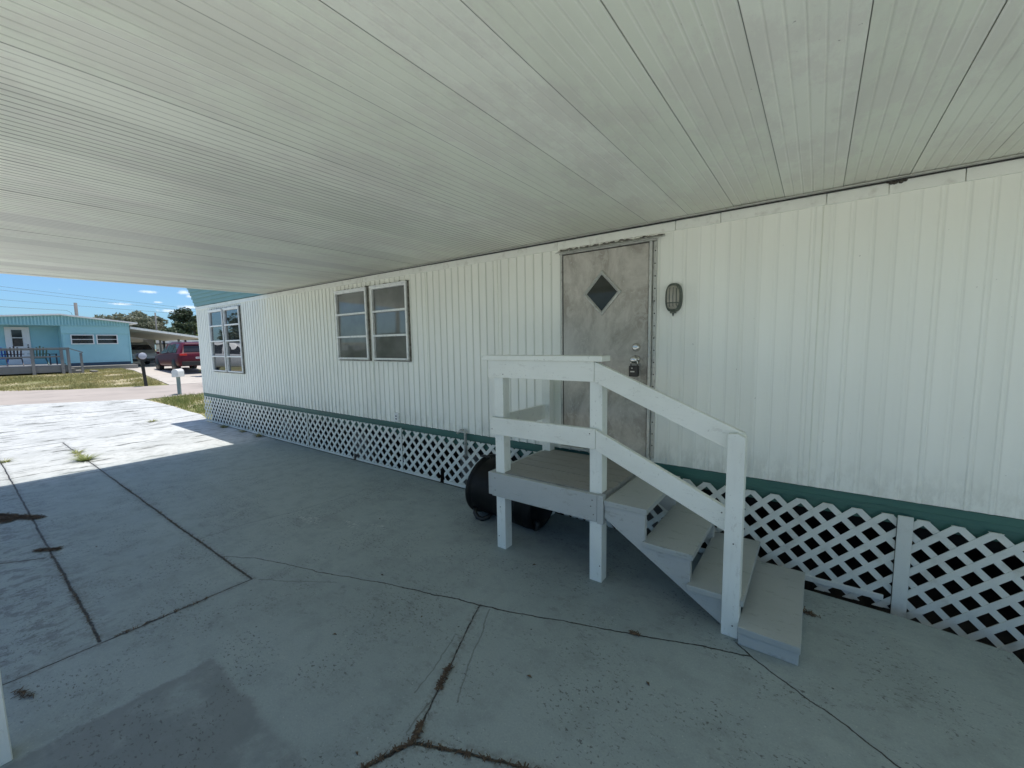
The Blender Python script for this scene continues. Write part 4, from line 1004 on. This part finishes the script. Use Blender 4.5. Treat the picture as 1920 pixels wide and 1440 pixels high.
tree((-47,11.2,.6), (1.6,1.5,1.1), 3.4, 4200, .13, 'leaf_grey', 'grey green tree right of the thin pole', 2)
tree((-45,13.0,.6), (1.6,1.45,1.5), 3.5, 4800, .13, 'leaf_dark', 'dark tree with a spiky outline at the corner of the home', 3)
tree((-43,11.6,.6), (1.5,1.6,.9), 2.4, 3000, .12, 'leaf_dark', 'low dark tree above the lean-to roof', 4)
tree((-50,16.5,.6), (2.2,2.6,2.0), 3.2, 4000, .16, 'leaf_dark', 'tall dark tree mostly hidden behind the home corner', 5)
rng = random.Random(8); bu = thing('shrub', (-22,6.95,.4), 'lime green narrow shrub peeking past the corner of the home', 'shrub')
mb = MB(); crown(mb, (-22,6.93,2.3), (.32,.30,.75), 1500, .06, rng, 12); mb.build('foliage', M['leaf_lime'], bu)
MB().tube([(-22,6.95,.38),(-22,6.93,1.4),(-22,6.93,2.4)], [.05,.04,.02], 7).build('stem', M['bark'], bu)
pm = thing('plant', (-18.6,5.95,.22), 'arching pale strap leaves of a plant at the corner of the home', 'plant')
mb = MB()
for i in range(11):
    a = i*.58; l = .75+.1*(i%3); v = []
    for s in range(7):
        q = s/6; rr = l*.75*q; zz = .25+l*1.3*(q-.62*q*q)+.2; w = .03*(1-q*.85)
        px, py = -18.6+math.cos(a)*rr, 5.95+math.sin(a)*rr; v += [(px-math.sin(a)*w, py+math.cos(a)*w, zz), (px+math.sin(a)*w, py-math.cos(a)*w, zz)]
    mb.add(v, [(2*k,2*k+1,2*k+3,2*k+2) for k in range(6)])
mb.build('leaf_cluster', M['leaf_lime'], pm)

# poles and wires
def pole(x, y, z0, z1, r, label):
    o = MB().tube([(x,y,z0),(x,y+.02,z1)], [r*1.1, r], 10).build('utility_pole', M['polewood']); return tag(o, label, 'pole', 'utility poles')
pole(-40.0, 5.42, .6, 4.81, .085, 'thick grey pole stub rising behind the turquoise roof')
pole(-42.5, 10.13, .6, 4.53, .05, 'thin dark pole standing among the trees')
def wire(pts, label, r=.008):
    tag(MB().tube(pts, r, 5).build('power_line', M['black']), label, 'power line', 'power lines in the sky')
def sag(a, b, s, n=12): return [tuple(a[k]+(b[k]-a[k])*i/n - (4*s*(i/n)*(1-i/n) if k == 2 else 0) for k in range(3)) for i in range(n+1)]
wire(sag((-40,-12,5.75),(-40,26,3.9),.28), 'lowest long wire, crossing behind the thick pole stub')
wire(sag((-44,-14,7.25),(-44,30,3.6),.15), 'second wire from the top at the left edge of the sky')
wire(sag((-44,-14,7.5),(-44,30,3.75),.12), 'topmost faint wire at the left edge of the sky')
wire([(-40,-6,4.9),(-40,2.23,4.37),(-40,4.0,4.31),(-40,5.0,4.29),(-40,5.2,4.15),(-40,5.3,3.6)], 'service wire curving down to the roof of the turquoise house', .009)

# ------------------------------------------------------------------ across the lawn on the open side (mirrored in the windows)
nh = thing('mobile_home', (-60,-31,.0), 'pale cream mobile home across the side lawn, behind the viewer', 'mobile home')
MB().box(-74,-46,-34,-30.5,1.0,3.0).build('wall', M['white'], nh); MB().box(-74.3,-45.7,-34.3,-30.2,3.001,3.1).build('roof', M['white'], nh)
MB().box(-74,-46,-33.9,-30.6,.4,.999).build('skirt', M['block'], nh)
for q in range(6):
    w = MB().box(-72+4.3*q,-70.6+4.3*q,-30.499,-30.44,1.7,2.6).build('window', M['white'], nh); MB().box(-71.92+4.3*q,-70.68+4.3*q,-30.439,-30.42,1.78,2.52).build('pane', M['glass_far'], w)
for q, (x, y) in enumerate(((-33,-12.2),(-30,-12.6),(-27,-12.3),(-24,-12.6))):
    rng = random.Random(20+q); b = thing('shrub', (x,y,.6), ['round green shrub','wide green shrub','low green shrub','tall green shrub'][q]+' along the cream home behind the viewer', 'shrub', 'shrubs along the cream home')
    mb = MB(); crown(mb, (x,y,1.15), (1.6,.8,.75), 1500, .10, rng); mb.build('foliage', M['leaf_dark'], b)
tree((-36,-7.5,.6), (2.2,2.2,1.6), 3.0, 3500, .16, 'leaf_dark', 'dark tree standing behind the white car, seen only mirrored', 31, 'trees on the open side')
tree((-42,-26,.6), (3,3,1.4), 2.4, 3500, .2, 'leaf_dark', 'dark round tree beyond the open lawn, behind the viewer', 32, 'trees on the open side')
pole(-21.9, -10.5, .3, 6.5, .12, 'tall utility pole on the open side lawn')

# ------------------------------------------------------------------ light and sky
sx_, sy_, sz_ = .055, .165, 1.0
S = Vector((sx_, sy_, sz_)).normalized()
sun = bpy.data.lights.new('sun', 'SUN'); sun.energy = 5.0; sun.angle = R(.55); sun.color = (1, .96, .90)
so = bpy.data.objects.new('sun', sun); COL.objects.link(so); so.rotation_euler = S.to_track_quat('Z', 'Y').to_euler(); so.location = (0,0,20)
w = bpy.data.worlds.new('World'); SC.world = w; w.use_nodes = True; nt = w.node_tree; bg = nt.nodes['Background']
sky = N(nt, 'ShaderNodeTexSky', sky_type='NISHITA'); sky.sun_disc = False
sky.sun_elevation = math.asin(S.z); sky.sun_rotation = math.atan2(S.x, S.y)
sky.air_density = 1.0; sky.dust_density = .8; sky.ozone_density = 2.0
tc = N(nt, 'ShaderNodeTexCoord')
mp = N(nt, 'ShaderNodeMapping'); mp.inputs['Scale'].default_value = (1, 1, 3.2); L(nt, tc.outputs['Generated'], mp.inputs['Vector'])
cl = nz(nt, mp.outputs[0], 11, 6, .55)
cm = ramp(nt, cl, .66, .74)
sz2 = N(nt, 'ShaderNodeSeparateXYZ'); L(nt, tc.outputs['Generated'], sz2.inputs[0])
hz = ramp(nt, sz2.outputs['Z'], .42, .02)
tint = mixc(nt, hz, (1,1,1), (.52,.80,1.10))
skc = mixc(nt, 1.0, sky.outputs[0], tint, 'MULTIPLY')
for (vx, vy, vz, ry, rz_) in ((-300,69.6,31.4,3.4,.75),(-300,86,32.6,2.6,1.2),(-300,89.5,30.5,2.4,.9),(-300,73.5,26,2.0,.5),(-300,87.5,24,4.5,1.1),(-300,80,21.5,6,.9),(-300,58,24,5,.6)):
    vc = Vector((vx, vy, vz)).normalized()
    sb = N(nt, 'ShaderNodeVectorMath', operation='SUBTRACT'); L(nt, tc.outputs['Generated'], sb.inputs[0]); sb.inputs[1].default_value = vc
    sc_ = N(nt, 'ShaderNodeVectorMath', operation='MULTIPLY'); L(nt, sb.outputs[0], sc_.inputs[0]); sc_.inputs[1].default_value = (30, 307/ry, 307/rz_)
    le_ = N(nt, 'ShaderNodeVectorMath', operation='LENGTH'); L(nt, sc_.outputs[0], le_.inputs[0])
    q_ = ramp(nt, math_(nt, 'ADD', le_.outputs['Value'], math_(nt, 'MULTIPLY', nz(nt, tc.outputs['Generated'], 160, 5, .6), 1.7)), 2.25, .9)
    cm = math_(nt, 'MAXIMUM', cm, q_)
L(nt, mixc(nt, math_(nt, 'MULTIPLY', cm, .62), skc, (8.5,8.8,9.2)), bg.inputs['Color'])
bg.inputs['Strength'].default_value = .15

cam = bpy.data.cameras.new('camera'); co = bpy.data.objects.new('camera', cam); COL.objects.link(co)
cam.sensor_width = 36; cam.lens = 778.8/1920*36; cam.clip_start = .02; cam.clip_end = 3000
r_ = Vector((0.8060659, 0.5915993, -0.0163686)); u_ = Vector((-0.0451472, 0.0890442, 0.9950039)); f_ = Vector((-0.5901012, 0.8012998, -0.0984846))
mw = Matrix(((r_.x,u_.x,-f_.x,0),(r_.y,u_.y,-f_.y,0),(r_.z,u_.z,-f_.z,1.68),(0,0,0,1)))
co.matrix_world = mw
SC.camera = co
SC.view_settings.view_transform = 'Standard'; SC.view_settings.look = 'None'; SC.view_settings.exposure = 0; SC.view_settings.gamma = 1
SC.cycles.max_bounces = 12; SC.cycles.diffuse_bounces = 7; SC.cycles.glossy_bounces = 4
SC.cycles.use_denoising = True
